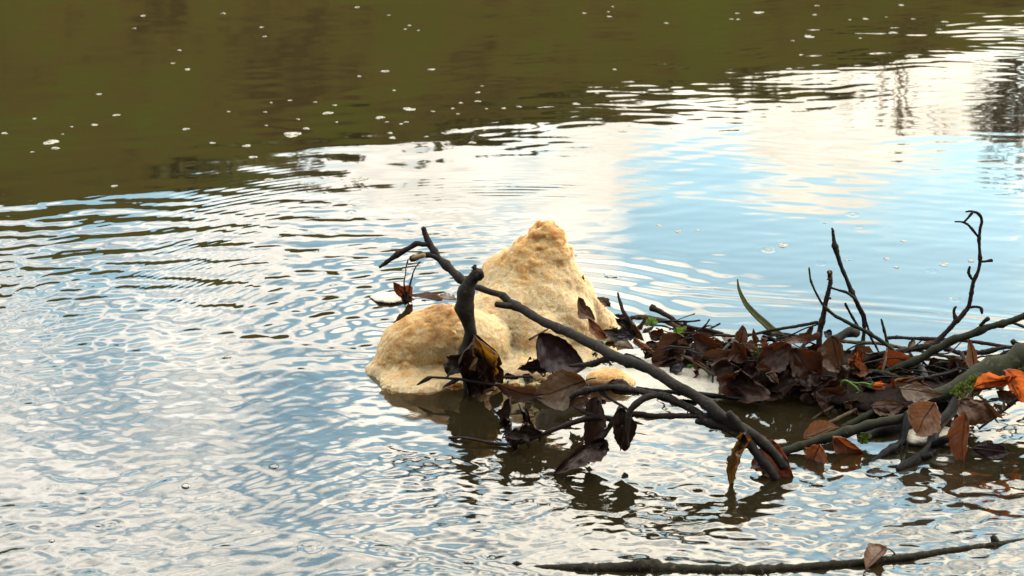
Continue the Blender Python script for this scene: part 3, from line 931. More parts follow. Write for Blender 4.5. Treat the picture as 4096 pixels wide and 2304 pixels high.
# ================================================================== OBJECTS
# ------------------------------------------------------------------ sticks and branches of the snag
stick("leaning_branch", "long grey-brown branch leaning from above the foam down to the water in front", "branch",
      [(1693, 910, 10, 3.000), (1702, 940, 12, 2.997), (1714, 968, 14, 2.993), (1733, 1000, 13, 2.987), (1750, 1028, 13, 2.981), (1776, 1053, 15, 2.973), (1810, 1087, 14, 2.961), (1850, 1122, 15, 2.947), (1878, 1140, 14, 2.937),
       (1910, 1150, 13, 2.925), (1960, 1167, 13, 2.907), (2000, 1178, 13, 2.892), (2020, 1190, 15, 2.885), (2034, 1208, 16, 2.880), (2060, 1222, 17, 2.870), (2092, 1238, 18, 2.856), (2155, 1278, 18, 2.828), (2210, 1303, 18, 2.804), (2282, 1333, 20, 2.773),
       (2345, 1365, 20, 2.745), (2400, 1392, 20, 2.720), (2450, 1422, 24, 2.697), (2512, 1447, 21, 2.670), (2595, 1474, 23, 2.639), (2700, 1541, 23, 2.600), (2775, 1580, 22, 2.587), (2840, 1625, 22, 2.575), (2875, 1660, 23, 2.569), (2925, 1695, 23, 2.563),
       (2975, 1720, 22, 2.559), (3025, 1750, 22, 2.555), (3060, 1780, 22, 2.552), (3092, 1808, 20, 2.550), (3118, 1838, 20, 2.548), (3140, 1868, 19, 2.545)], 3.02, 2.628, BARK,
      [("twig", [(1716, 976, 10), (1690, 977, 10), (1665, 974, 12), (1640, 990, 10), (1607, 1007, 12), (1562, 1037, 9), (1517, 1070, 5)], 2.99, 3.0),
       ("twig", [(1765, 1044, 12), (1737, 1026, 11), (1705, 1019, 12), (1665, 1029, 11), (1640, 1038, 8)], 2.977, 2.985),
       ("broken_end", [(1700, 1020, 10), (1672, 1026, 10.5), (1650, 1033, 8)], 2.976, 2.98, WOOD),
       ("stub", [(2062, 1226, 15), (2022, 1222, 14), (1982, 1217, 12)], 2.868, 2.865),
       ("twig", [(2452, 1428, 15), (2405, 1442, 11), (2375, 1455, 12), (2325, 1460, 10), (2277, 1463, 5)], 2.697, 2.78)], knots=14)

stick("upright_stump", "thick upright broken stub rising in front of the foam", "branch",
      [(1906, 1080, 22), (1908, 1096, 27), (1890, 1117, 25), (1873, 1145, 24), (1862, 1175, 24), (1857, 1205, 25), (1857, 1228, 27), (1865, 1258, 24), (1875, 1295, 24), (1882, 1330, 25), (1876, 1357, 24),
       (1868, 1395, 25), (1872, 1440, 27), (1880, 1500, 30), (1886, 1590, 32)], 2.885, 2.87, BARK_STUMP,
      [("stub", [(1912, 1110, 17), (1926, 1100, 13), (1922, 1086, 10)], 2.872, 2.868),
       ("split", [(1896, 1074, 12), (1902, 1060, 6)], 2.885, 2.885)], knots=7, rough=0.17, seg=12)

stick("arched_branch", "arching branch with a drooping tip, its thick end in the water beside the red leaf", "branch",
      [(2283, 1590, 12), (2305, 1575, 13), (2350, 1561, 11), (2420, 1549, 11), (2480, 1552, 12), (2540, 1561, 12), (2612, 1577, 13), (2662, 1588, 14), (2712, 1610, 15), (2765, 1636, 16),
       (2800, 1657, 17), (2817, 1680, 18), (2850, 1692, 19), (2900, 1710, 18), (2940, 1733, 18), (2972, 1750, 18), (3000, 1775, 19), (3025, 1812, 20), (3050, 1843, 21), (3080, 1872, 20), (3104, 1915, 17)], 2.64, 2.53, BARK,
      [("twig", [(2622, 1580, 13), (2578, 1592, 13), (2546, 1615, 13), (2523, 1638, 13), (2513, 1665, 12), (2512, 1692, 11), (2507, 1740, 9), (2508, 1772, 8), (2514, 1790, 5)], 2.59, 2.575),
       ("stub", [(2830, 1687, 16), (2805, 1688, 14), (2784, 1685, 11)], 2.575, 2.57),
       ("stub", [(2985, 1745, 18), (2960, 1708, 19), (2938, 1680, 18), (2914, 1650, 15)], 2.552, 2.556),
       ("twig", [(2392, 1552, 7), (2420, 1580, 6), (2450, 1602, 6), (2490, 1625, 6), (2512, 1640, 5)], 2.63, 2.60)], knots=12)

stick("drooping_twig", "thin dark twig stretched over the open water in front, its tip just touching", "twig",
      [(1795, 1751, 6), (1812, 1751, 7), (1840, 1750, 5), (1890, 1757, 6), (1990, 1776, 6), (2060, 1776, 7), (2110, 1762, 7), (2160, 1742, 8), (2240, 1710, 9), (2312, 1684, 11), (2380, 1668, 13), (2457, 1676, 12), (2500, 1667, 11), (2545, 1656, 13),
       (2610, 1664, 11), (2680, 1664, 12), (2725, 1664, 11), (2790, 1663, 12), (2857, 1662, 10)], 2.668, 2.57, BARK_RED,
      [("twig", [(2382, 1668, 11), (2350, 1652, 9), (2317, 1637, 8), (2298, 1629, 5)], 2.612, 2.63),
       ("twig", [(2452, 1678, 11), (2440, 1705, 10), (2415, 1740, 9), (2395, 1778, 8), (2370, 1815, 5)], 2.605, 2.575),
       ("bud", [(2683, 1655, 3), (2678, 1646, 2)], 2.588, 2.588), ("bud", [(2748, 1655, 3), (2752, 1646, 2)], 2.582, 2.582)], knots=9)

stick("budded_twig", "slender twig with two long pointed buds in front of the foam's foot", "twig",
      [(1722, 1509, 4), (1745, 1510, 5), (1790, 1513, 5), (1840, 1517, 6), (1890, 1526, 6), (1990, 1541, 6.5)], 2.84, 2.82, BARK_RED,
      [("bud", [(1730, 1508, 4), (1712, 1514, 10), (1692, 1525, 8), (1667, 1540, 2)], 2.84, 2.84),
       ("bud", [(1836, 1518, 4), (1818, 1524, 10), (1797, 1535, 8), (1773, 1548, 2)], 2.835, 2.83)], rough=0.06)
stick("leaf_twig", "short dark twig behind the ribbed leaf at the foam's edge", "twig",
      [(1968, 1532, 6), (1985, 1516, 6), (2010, 1510, 5.5), (2065, 1507, 5), (2130, 1507, 5)], 2.84, 2.85, BARK_RED,
      [("bud", [(1985, 1560, 2), (1955, 1560, 7), (1932, 1574, 2)], 2.80, 2.80)])
stick("foam_twig", "tiny twig lying on the foam above the plum leaf", "twig", [(2118, 1358, 5), (2150, 1340, 4.5), (2192, 1316, 3)], 2.905, 2.95, BARK)

stick("sunken_stick", "thin straight stick along the front edge of the white raft", "stick",
      [(2545, 1553, 9), (2625, 1564, 9), (2725, 1571, 10), (2797, 1577, 10), (2938, 1593, 10), (3046, 1605, 9)], 2.81, 2.80, BARK_WET, knots=5)
stick("pale_twig", "pale tan curved twig bridging the back of the leaf mat", "twig",
      [(2525, 1270, 8), (2570, 1269, 9), (2612, 1274, 9), (2650, 1281, 10), (2678, 1292, 10), (2720, 1315, 9), (2757, 1342, 8)], 3.09, 3.04, STRAW, knots=3)
stick("flaking_stick", "dark flaking stick slanting up behind the green leaf", "stick",
      [(2603, 1228, 9), (2637, 1245, 11), (2675, 1266, 10), (2700, 1285, 10), (2727, 1302, 9), (2780, 1314, 8), (2837, 1322, 8), (2892, 1336, 7)], 3.11, 3.03, BARK_RED,
      [("peeled_patch", [(2716, 1296, 9), (2742, 1307, 9.5), (2760, 1311, 7)], 3.075, 3.07, STRAW), ("stub", [(2735, 1296, 6), (2747, 1295, 5)], 3.07, 3.07)], knots=6, rough=0.2)
stick("upright_twig", "short crooked twig standing at the mat's end next to the foam", "twig",
      [(2471, 1170, 4), (2475, 1190, 5), (2482, 1212, 6), (2490, 1238, 6.5), (2502, 1258, 6.5), (2515, 1277, 7), (2533, 1304, 7)], 3.05, 3.02, BARK, knots=4)
stick("thin_cross_twig", "thin straight twig running level from the tan leaf to the brown upright stick", "twig",
      [(2735, 1357, 4), (2785, 1351, 4.5), (2850, 1341, 5), (2960, 1344, 5.5), (3035, 1333, 6), (3085, 1321, 6), (3185, 1305, 6.5), (3272, 1289, 7)], 3.0, 3.0, BARK_RED,
      [("twig", [(2948, 1348, 6), (2930, 1368, 6), (2905, 1388, 6.5), (2882, 1418, 6), (2862, 1450, 5), (2855, 1480, 4), (2851, 1500, 4), (2850, 1552, 4)], 2.985, 2.87, BARK_GREY)], knots=5)
stick("lichen_twig", "greenish lichened twig lying behind the reed blade's foot", "twig", [(3052, 1330, 8), (3080, 1334, 8), (3130, 1337, 7), (3160, 1341, 8), (3200, 1348, 6)], 3.04, 3.03, BARK_OLIVE, knots=4)
stick("dark_crook", "small dark crooked twig under the reed blade", "twig", [(3050, 1345, 6), (3075, 1352, 6), (3095, 1360, 9), (3110, 1378, 6)], 3.0, 2.99, BARK_WET)
stick("upright_stick", "brown upright stick with a frayed snapped top", "stick",
      [(3317, 1084, 9), (3320, 1105, 10), (3322, 1125, 9), (3316, 1155, 9), (3308, 1188, 10), (3300, 1225, 10), (3293, 1264, 11), (3285, 1300, 11), (3279, 1330, 12), (3277, 1370, 12), (3275, 1440, 12)], 2.985, 2.96, BARK_RED,
      [("splinter", [(3319, 1096, 4), (3316, 1078, 2)], 2.98, 2.98, WOOD), ("splinter", [(3324, 1112, 3), (3331, 1086, 1.2)], 2.98, 2.98, WOOD),
       ("splinter", [(3322, 1118, 4), (3312, 1114, 4), (3308, 1120, 2)], 2.975, 2.975, STRAW), ("bud", [(3312, 1192, 5), (3324, 1194, 4)], 2.97, 2.97),
       ("twig", [(3274, 1335, 10), (3240, 1360, 8), (3210, 1385, 7), (3186, 1412, 5)], 2.95, 2.90),
       ("twig", [(3322, 1150, 5), (3345, 1158, 4.5), (3390, 1172, 5), (3424, 1201, 7), (3440, 1230, 6), (3457, 1259, 6), (3464, 1285, 4.5), (3472, 1312, 4.5), (3486, 1356, 5), (3500, 1378, 5), (3516, 1410, 3.5)], 2.975, 2.96)], knots=4)
stick("jointed_twig", "tall olive jointed stem with a thick scarred tip", "stem",
      [(3328, 911, 3), (3331, 922, 6), (3335, 958, 7.5), (3340, 985, 8), (3346, 1006, 11), (3353, 1030, 9), (3363, 1061, 8), (3374, 1090, 9), (3385, 1114, 8), (3398, 1147, 8), (3410, 1177, 9), (3424, 1204, 9), (3435, 1232, 8),
       (3450, 1262, 8), (3457, 1295, 8), (3456, 1325, 8), (3451, 1370, 8), (3446, 1412, 10)], 3.07, 3.03, BARK_OLIVE, [("torn_foot", [(3450, 1380, 14), (3440, 1405, 20), (3434, 1425, 8)], 3.03, 3.03)], knots=10, rough=0.16)
stick("dark_sapling_twig", "thin blackish twig sweeping down from the left of the upright stick", "twig",
      [(3236, 1070, 3), (3238, 1090, 4), (3242, 1118, 4), (3252, 1145, 4.5), (3266, 1175, 4.5), (3290, 1217, 5), (3317, 1244, 6), (3345, 1267, 7), (3365, 1276, 7), (3414, 1302, 7), (3467, 1327, 8), (3500, 1348, 8), (3540, 1374, 8), (3583, 1413, 8), (3631, 1447, 8), (3680, 1478, 8), (3705, 1488, 9), (3730, 1500, 8)], 3.0, 2.88, BARK_OLIVE,
      [("twig", [(3433, 1308, 6), (3418, 1282, 5), (3404, 1258, 5), (3390, 1232, 5), (3380, 1212, 4)], 2.965, 2.97),
       ("twig", [(3553, 1384, 7), (3544, 1350, 5.5), (3536, 1318, 5), (3530, 1295, 5), (3525, 1276, 4)], 2.935, 2.945)], knots=8, rough=0.16)
stick("tall_branched_twig", "tallest twig of the pile, with hooked tips curling left at its top", "twig",
      [(3862, 847, 3), (3878, 845, 4), (3897, 847, 5), (3916, 856, 6), (3926, 875, 6), (3927, 890, 6), (3921, 912, 6.5), (3918, 940, 6), (3916, 964, 6.5), (3919, 1013, 6.5), (3920, 1046, 7), (3915, 1075, 7), (3905, 1103, 7), (3893, 1130, 8), (3884, 1182, 8), (3874, 1225, 9),
       (3845, 1264, 10), (3820, 1288, 10), (3800, 1312, 10), (3780, 1333, 10), (3762, 1352, 11), (3740, 1374, 15), (3715, 1384, 12), (3680, 1390, 11), (3607, 1404, 11), (3511, 1419, 11), (3455, 1440, 11), (3409, 1464, 11)], 2.96, 2.92, BARK_RED,
      [("twig", [(3819, 887, 3), (3840, 887, 4), (3858, 891, 5), (3872, 899, 4.5), (3884, 911, 5), (3899, 930, 4.5), (3914, 948, 5)], 2.95, 2.957),
       ("twig", [(3892, 848, 4), (3880, 862, 5), (3872, 872, 5), (3864, 880, 4.5), (3856, 889, 4)], 2.958, 2.951),
       ("twig", [(3922, 1047, 5), (3940, 1046, 5), (3958, 1043, 6), (3970, 1041, 5.5)], 2.955, 2.95),
       ("twig", [(3880, 1066, 5), (3876, 1078, 5), (3874, 1090, 5), (3880, 1105, 5), (3892, 1122, 5)], 2.95, 2.95),
       ("twig", [(3825, 1226, 5), (3818, 1234, 6), (3816, 1250, 6), (3821, 1268, 6), (3825, 1286, 7)], 2.945, 2.94),
       ("twig", [(3928, 1256, 4), (3927, 1242, 6), (3920, 1230, 6), (3900, 1227, 6), (3878, 1230, 6)], 2.94, 2.95)], knots=12)
stick("olive_branch", "dark olive branch rising from the mat and leaving the frame on the right", "branch",
      [(4200, 1205, 13), (4150, 1238, 13), (4096, 1264, 13), (4018, 1292, 13), (3945, 1312, 13), (3873, 1341, 15), (3835, 1352, 16), (3800, 1365, 15), (3760, 1388, 15), (3728, 1404, 15), (3695, 1428, 16), (3670, 1438, 14), (3625, 1458, 13), (3583, 1472, 13), (3535, 1492, 11)], 2.90, 2.86, BARK_OLIVE,
      [("twig", [(3921, 1304, 8), (3938, 1285, 7), (3957, 1272, 6)], 2.885, 2.88), ("twig", [(4037, 1286, 7), (4065, 1296, 6), (4110, 1312, 6), (4180, 1335, 6)], 2.89, 2.93)], knots=12, rough=0.2)
stick("long_back_twig", "long straight red-brown twig lying level furthest back on the right", "twig",
      [(3548, 1352, 5), (3590, 1350, 7), (3640, 1353, 6.5), (3752, 1357, 7), (3865, 1364, 7), (3952, 1375, 7), (4022, 1387, 8), (4092, 1390, 8), (4190, 1388, 8)], 3.06, 3.0, BARK_RED,
      [("bud", [(3580, 1351, 8), (3592, 1346, 7)], 3.055, 3.055)], knots=6)
stick("mid_back_twig", "brown twig lying level below the long straight one", "twig",
      [(3350, 1363, 6), (3400, 1368, 7), (3452, 1371, 7), (3527, 1375, 7), (3580, 1386, 7), (3640, 1397, 6), (3700, 1408, 5), (3764, 1422, 6), (3830, 1428, 5)], 3.03, 2.98, STRAW,
      [("twig", [(3780, 1424, 4), (3795, 1434, 3.5), (3808, 1446, 3)], 2.985, 2.98)], knots=6)
stick("forked_twig", "forked brown twig lying behind the curled tan leaf", "twig",
      [(3768, 1392, 8), (3800, 1399, 9), (3842, 1413, 10), (3868, 1409, 9), (3925, 1410, 9), (3955, 1405, 9), (3990, 1396, 8), (4030, 1388, 7)], 2.98, 2.96, BARK_RED,
      [("twig", [(3846, 1412, 9), (3850, 1432, 9), (3852, 1460, 8)], 2.97, 2.95)], knots=5)
stick("right_edge_twig", "thick knobbed twig end at the right edge of the frame", "twig", [(4050, 1362, 9), (4056, 1370, 9), (4085, 1378, 7), (4130, 1384, 7), (4190, 1392, 7)], 2.95, 2.95, BARK_OLIVE, knots=3)

log = stick("mossy_log", "thick mossy branch coming in from the right edge over the leaves", "branch",
      [(4260, 1345, 40), (4180, 1385, 40), (4096, 1432, 40), (4040, 1458, 39), (3977, 1488, 38), (3910, 1514, 37), (3852, 1540, 35), (3800, 1565, 33), (3740, 1585, 30), (3690, 1592, 24)], 2.80, 2.74, BARK_MOSS,
      [("root_fork", [(3852, 1560, 28), (3825, 1610, 27), (3800, 1648, 24), (3770, 1680, 22), (3745, 1710, 22), (3733, 1745, 23), (3733, 1775, 24), (3705, 1812, 24), (3655, 1845, 24), (3608, 1868, 18), (3590, 1882, 10)], 2.73, 2.565, BARK_WET),
       ("stub", [(3735, 1782, 18), (3760, 1768, 19), (3790, 1755, 17)], 2.62, 2.615, BARK_WET),
       ("stub", [(3690, 1834, 16), (3712, 1826, 16), (3727, 1820, 13)], 2.585, 2.58, BARK_WET)], knots=10, rough=0.14, seg=14)
stick("black_root", "crooked wet black stick dipping into the water left of the fork", "stick",
      [(3632, 1650, 15), (3622, 1705, 14), (3616, 1740, 15), (3606, 1770, 15), (3572, 1795, 16), (3545, 1812, 15), (3520, 1828, 14), (3484, 1848, 7)], 2.68, 2.60, BARK_WET,
      [("rootlet", [(3612, 1765, 4), (3604, 1800, 3), (3606, 1840, 2)], 2.62, 2.60), ("rootlet", [(3622, 1740, 3), (3628, 1790, 2.5), (3622, 1838, 2)], 2.625, 2.60)], knots=4, rough=0.18)
stick("green_stick", "moss-green stick slanting down from the tan leaf to the water by the red leaf", "stick",
      [(3660, 1662, 20), (3617, 1672, 20), (3552, 1684, 20), (3511, 1692, 19), (3450, 1708, 19), (3390, 1726, 19), (3345, 1740, 17), (3293, 1755, 16), (3197, 1784, 15), (3139, 1805, 13), (3110, 1822, 8)], 2.69, 2.615, BARK_OLIVE,
      [("snag", [(3385, 1730, 8), (3384, 1742, 3)], 2.63, 2.628)], knots=8)
stick("upper_green_stick", "shorter mossy stick lying just above the moss-green one", "stick", [(3530, 1632, 11), (3490, 1650, 13), (3438, 1677, 13), (3390, 1700, 12), (3340, 1722, 8)], 2.76, 2.72, BARK_OLIVE, knots=4)
stick("mossy_stub", "thick dark stub with a green mossy end just above the water", "stick", [(3625, 1690, 24), (3564, 1712, 29), (3520, 1728, 30), (3486, 1744, 30), (3456, 1766, 28)], 2.72, 2.68, BARK_WET, knots=3, rough=0.16, seg=12)
stick("dry_straw", "thin dry stem slanting to the dark water left of the purple-brown leaves", "stem", [(3385, 1595, 5), (3330, 1628, 6), (3290, 1650, 6), (3247, 1678, 3)], 2.80, 2.75, STRAW)
stick("dry_straw", "thicker split dry stem below the purple-brown leaves", "stem", [(3425, 1636, 6), (3380, 1660, 8), (3345, 1678, 8), (3312, 1692, 7)], 2.76, 2.72, STRAW)
stick("dry_reed", "flattened brown dry reed lying level under the rust-brown long leaf", "reed", [(3238, 1556, 7), (3300, 1554, 9), (3370, 1558, 9), (3450, 1557, 6)], 2.86, 2.84, STRAW)
stick("split_straw", "pale split straw on the edge of the white raft", "straw", [(2735, 1425, 5), (2760, 1438, 6), (2800, 1465, 6), (2860, 1502, 5)], 2.93, 2.88, STRAW,
      [("strand", [(2750, 1426, 3), (2790, 1446, 4), (2835, 1474, 4), (2870, 1500, 3)], 2.93, 2.88)])
stick("grey_stick", "short weathered grey stick beside the smooth foam bulge", "stick", [(3672, 1450, 11), (3682, 1472, 11), (3694, 1495, 12), (3706, 1520, 13)], 2.88, 2.84, BARK_GREY, knots=3)
stick("grey_peg", "pale cracked peg tucked beside the curled tan leaf", "stick", [(3834, 1430, 12), (3830, 1455, 12), (3822, 1490, 13)], 2.92, 2.90, BARK_GREY)
stick("dry_straw", "pale dry stem crossing in front of the dark red leaf", "straw", [(3548, 1390, 3), (3545, 1420, 4), (3538, 1455, 5), (3528, 1492, 5)], 2.86, 2.83, STRAW)
stick("lower_twig", "bent dark twig below the dark red leaf", "twig", [(3405, 1506, 8), (3452, 1497, 9), (3500, 1487, 10), (3540, 1496, 9), (3580, 1506, 8), (3605, 1512, 6)], 2.86, 2.84, BARK_OLIVE,
      [("twig", [(3455, 1498, 5), (3448, 1512, 4), (3442, 1522, 2.5)], 2.86, 2.86)], knots=4)
stick("short_cross_twig", "thin dark twig crossing over the rolled tan leaf", "twig", [(3628, 1530, 5), (3660, 1518, 6), (3702, 1511, 6), (3745, 1502, 6), (3790, 1493, 5), (3830, 1478, 4)], 2.78, 2.80, BARK, knots=4)
stick("black_stick", "smooth black stick behind the green seedling", "stick", [(3237, 1537, 7), (3256, 1530, 10), (3290, 1525, 10), (3335, 1523, 11), (3375, 1527, 10), (3420, 1541, 9), (3465, 1556, 7)], 2.85, 2.83, BARK_WET, knots=3)
stick("dark_stump_end", "thick dark broken branch end pointing up right behind the big brown leaf", "branch", [(3428, 1333, 15), (3412, 1328, 18), (3390, 1331, 17), (3365, 1343, 17), (3335, 1365, 16), (3310, 1400, 14)], 3.0, 2.95, BARK_WET, knots=3, rough=0.2)
stick("half_buried_stick", "dark stick end poking from under the tan-brown leaf", "stick", [(2718, 1385, 14), (2750, 1402, 15), (2787, 1421, 14), (2820, 1440, 12)], 2.97, 2.93, BARK_WET, knots=3)
stick("peeled_bark", "curled strip of dark bark lying on the raft behind the leaning branch", "bark", [(2500, 1418, 8), (2530, 1430, 11), (2560, 1443, 9), (2592, 1456, 4)], 2.95, 2.93, BARK_WET, rough=0.3)
stick("edge_twig", "thin brown twig slanting down over the water at the right edge", "twig", [(4160, 1525, 7), (4096, 1571, 7), (4050, 1612, 7), (4002, 1651, 6), (3937, 1699, 5), (3915, 1716, 4)], 2.72, 2.69, BARK_RED, knots=4)
stick("fine_rootlet", "hair-thin rootlet sticking out of the raft below the red scrap", "rootlet", [(2795, 1497, 3), (2770, 1515, 2.5), (2733, 1542, 2)], 2.90, 2.89, BARK)

# ------------------------------------------------------------------ blades and seedlings
def ribbon(name, label, cat, pts, Y0, Y1, mat, fold=0.35):
    P = catmull(px_path(pts, Y0, Y1), lambda r: 0.006)
    v, f = [], []
    for i, (p, r) in enumerate(P):
        t = (P[min(i + 1, len(P) - 1)][0] - P[max(i - 1, 0)][0]).normalized()
        s = t.cross((cam.location - p).normalized()).normalized()
        nn = s.cross(t)
        for k in (-1, -0.5, 0, 0.5, 1):
            v.append(p + s * r * k - nn * r * fold * (1 - abs(k)))
        for k in (1, 0, -1):
            v.append(p + s * r * k * 0.9 - nn * (r * fold * (1 - abs(k)) + 0.0006))
    for i in range(len(P) - 1):
        for k in range(8):
            k2 = (k + 1) % 8
            f.append((i * 8 + k, i * 8 + k2, (i + 1) * 8 + k2, (i + 1) * 8 + k))
    return tag(link(name, v, f, mat, origin=P[-1][0]), label, cat)


ribbon("reed_blade", "olive-green sword-shaped reed blade standing out of the mat", "reed",
       [(2950, 1116, 2.5), (2953, 1145, 5), (2960, 1168, 7), (2975, 1200, 9), (2992, 1226, 11), (3030, 1266, 13), (3060, 1292, 14), (3085, 1316, 15), (3120, 1342, 15), (3160, 1370, 13)], 3.05, 3.0, REED)

sd_ = stick("green_seedling", "bright green seedling with an arched stem drooping among the leaves", "seedling",
            [(3362, 1548, 4), (3365, 1535, 4), (3370, 1526, 4.5), (3378, 1522, 5), (3390, 1525, 5), (3410, 1539, 5), (3425, 1551, 5), (3438, 1566, 5)], 2.80, 2.79, GREEN, rough=0.03)
for k, (dx, dy) in enumerate(((-18, 22), (16, 6), (4, 24), (-12, 14))):
    b, tp = at(3438, 1564, 2.79), at(3438 + dx, 1564 + dy, 2.785)
    n_ = (tp - b).cross(Vector((0, 1, 0.4))).normalized() * (tp - b).length * 0.3
    md = (b + tp) / 2
    link("leaflet", [b, md + n_, tp, md - n_, md + Vector((0, -0.0015, 0.001))], [(0, 1, 4), (1, 2, 4), (2, 3, 4), (3, 0, 4)], GREEN, parent=sd_)
sd_ = stick("green_seedling", "pale green seedling with two rounded leaflets resting on the small orange leaf", "seedling",
            [(3400, 1527, 3.5), (3425, 1533, 4), (3455, 1532, 4), (3478, 1538, 4), (3492, 1541, 3.5)], 2.81, 2.79, GREEN, rough=0.03)
for (dx, dy, ww) in ((2, -14, .35), (-22, 8, .4)):
    b, tp = at(3492, 1541, 2.79), at(3492 + dx, 1541 + dy, 2.785)
    n_ = (tp - b).cross(Vector((0, 1, 0.4))).normalized() * (tp - b).length * ww
    a_, c_ = b + (tp - b) * 0.35, b + (tp - b) * 0.75
    link("leaflet", [b, a_ + n_, c_ + n_ * .9, tp, c_ - n_ * .9, a_ - n_], [(0, 1, 5), (1, 2, 4, 5), (2, 3, 4)], GREEN, parent=sd_)


def tuft(name, label, cat, spots, mat, n, seed, leafy=0.006, parent=None):
    """a moss cushion or small herb: many tiny leaf faces on a soft mound"""
    r = random.Random(seed)
    vs, fs = [], []
    for _ in range(n):
        px, py, Y, R = r.choice(spots)
        c = at(px, py, Y)
        Rm = R * mpp(c)
        d = Vector((r.gauss(0, 1), r.gauss(0, 1), abs(r.gauss(0, 1)))).normalized()
        p = c + d * Rm * r.uniform(0.55, 1.05)
        a = (d + Vector((r.gauss(0, .5), r.gauss(0, .5), r.gauss(0, .5)))).normalized()
        b = a.orthogonal().normalized()
        s = leafy * r.uniform(0.5, 1.2)
        i = len(vs)
        vs += [p - b * s * .28, p + a * s * .6 - b * s * .3, p + a * s, p + a * s * .6 + b * s * .3, p + b * s * .28]
        fs.append((i, i + 1, i + 2, i + 3, i + 4))
    if parent is not None:
        return link(name, vs, fs, mat, parent=parent, smooth=False)
    return tag(link(name, vs, fs, mat, origin=at(*spots[0][:3]), smooth=False), label, cat)


MOSSM = plain_mat("moss", (0.035, 0.055, 0.008), (0.085, 0.11, 0.016), scale=200, trans=0.25)
MOSSD = plain_mat("moss_dark", (0.02, 0.035, 0.010), (0.045, 0.07, 0.016), scale=200, trans=0.2)
BRIGHT = plain_mat("fresh_moss", (0.04, 0.08, 0.010), (0.09, 0.15, 0.02), scale=200, trans=0.3)
o = tuft("moss", None, None, [(3895, 1520, 2.735, 16), (3912, 1522, 2.735, 16), (3880, 1536, 2.73, 16), (3850, 1550, 2.725, 17), (3865, 1562, 2.72, 20), (3835, 1560, 2.72, 14), (3820, 1575, 2.72, 16), (3905, 1545, 2.73, 14), (3838, 1585, 2.71, 14)], MOSSM, 1500, 4, 0.0042, parent=log)
o["kind"] = "stuff"
o = tuft("moss", None, None, [(4020, 1478, 2.76, 14), (4045, 1474, 2.765, 16), (4070, 1470, 2.77, 14), (4090, 1482, 2.76, 16)], MOSSM, 600, 5, 0.004, parent=log)
o["kind"] = "stuff"
tuft("moss_tuft", "bright green moss tuft nestled in the leaves behind the big maroon leaf", "moss", [(3010, 1412, 2.93, 10), (3030, 1406, 2.93, 14), (3045, 1404, 2.935, 14), (3060, 1408, 2.935, 9), (3025, 1416, 2.925, 10)], BRIGHT, 520, 6, 0.004)
tuft("moss_tuft", "dark green moss cap on the end of the thick stub by the water", "moss", [(3452, 1752, 2.655, 16), (3465, 1748, 2.655, 14), (3452, 1768, 2.65, 14)], MOSSM, 420, 7, 0.0038)
tuft("small_herb", "tiny bright green herb by the rolled leaf at the mat's left end", "plant", [(2592, 1294, 3.02, 9), (2604, 1298, 3.02, 9), (2606, 1290, 3.02, 7)], GREEN, 46, 8, 0.009)
tuft("moss_tuft", "dark green moss scrap left of the drooping seedling", "moss", [(3345, 1570, 2.80, 12), (3360, 1575, 2.795, 13), (3378, 1574, 2.795, 10)], MOSSD, 260, 9, 0.005)
tuft("dark_lichen", "crumpled blackish lichen scrap beside the smooth foam bulge", "lichen", [(3765, 1470, 2.88, 11), (3780, 1468, 2.88, 11), (3787, 1478, 2.88, 9), (3760, 1480, 2.88, 9)], BARK_WET, 160, 10, 0.007)
tuft("moss_tuft", "dark moss scraps under the bent dark twig", "moss", [(3340, 1496, 2.88, 14), (3365, 1504, 2.875, 16), (3390, 1512, 2.87, 14)], MOSSD, 260, 13, 0.005)
tuft("silt_crumbs", "dark silty crumbs on the foam under the leaning branch", "debris", [(2400, 1450, 2.93, 14), (2430, 1458, 2.93, 14), (2465, 1450, 2.94, 14), (2360, 1460, 2.93, 12), (2380, 1425, 2.96, 10)], BARK_WET, 200, 14, 0.004)

# ------------------------------------------------------------------ leaves on and around the foam and front branches
leaf("dark brown leaf wrapped round the foot of the stump", (1882, 1340), (1852, 1568), 190, 2.862, L_DARK, roll=-0.25, cup=1.2, bend=0.05, crinkle=1.2, nu=30)
leaf("torn dark leaf left of the stump's foot, its tip pointing to the water", (1862, 1420), (1795, 1512), 90, 2.855, L_DARK, roll=0.4, cup=0.7, crinkle=1.4)
leaf("crumpled brown leaf with glowing amber holes hung on the stump's right side", (1908, 1338), (1968, 1535), 105, 2.845, L_GOLD, roll=-0.1, cup=0.9, crinkle=2.0, tear=0.9, nu=32)
leaf("narrow brown leaf hanging below the amber one into the water", (1905, 1400), (1930, 1570), 80, 2.842, L_DARK, roll=0.2, cup=1.1, crinkle=1.2)
leaf("small dark leaf behind the amber leaf at the stump's foot", (1975, 1470), (2010, 1535), 60, 2.875, L_DARK, roll=0.3)
leaf("large smooth plum-dark leaf lying on the foam under the leaning branch", (2152, 1336), (2345, 1462), 150, 2.89, L_PLUM, roll=0.12, cup=0.45, bend=0.05, crinkle=0.45, nu=32, midrib=0.0006)
leaf("flat plum leaf half hidden under the smooth plum-dark one", (2260, 1455), (2070, 1478), 100, 2.905, L_PLUM, roll=-0.2, cup=0.35, crinkle=0.6)
leaf("big grey-brown leaf with pale veins in the centre foreground", (2345, 1522), (2140, 1585), 165, 2.74, L_GREY, roll=-0.18, cup=0.45, bend=0.06, crinkle=0.5, stalk=(2383, 1513), nu=36, nv=17)
leaf("dark brown frilled leaf edge behind the big grey-brown leaf", (2280, 1600), (2370, 1545), 70, 2.755, L_BROWN, roll=0.3, cup=0.9, crinkle=1.6)
leaf("ribbed red-brown leaf folded left of the big grey-brown leaf", (1982, 1530), (2185, 1590), 92, 2.75, L_BROWN, roll=0.45, cup=1.1, bend=0.10, crinkle=0.6, nu=34, nv=15)
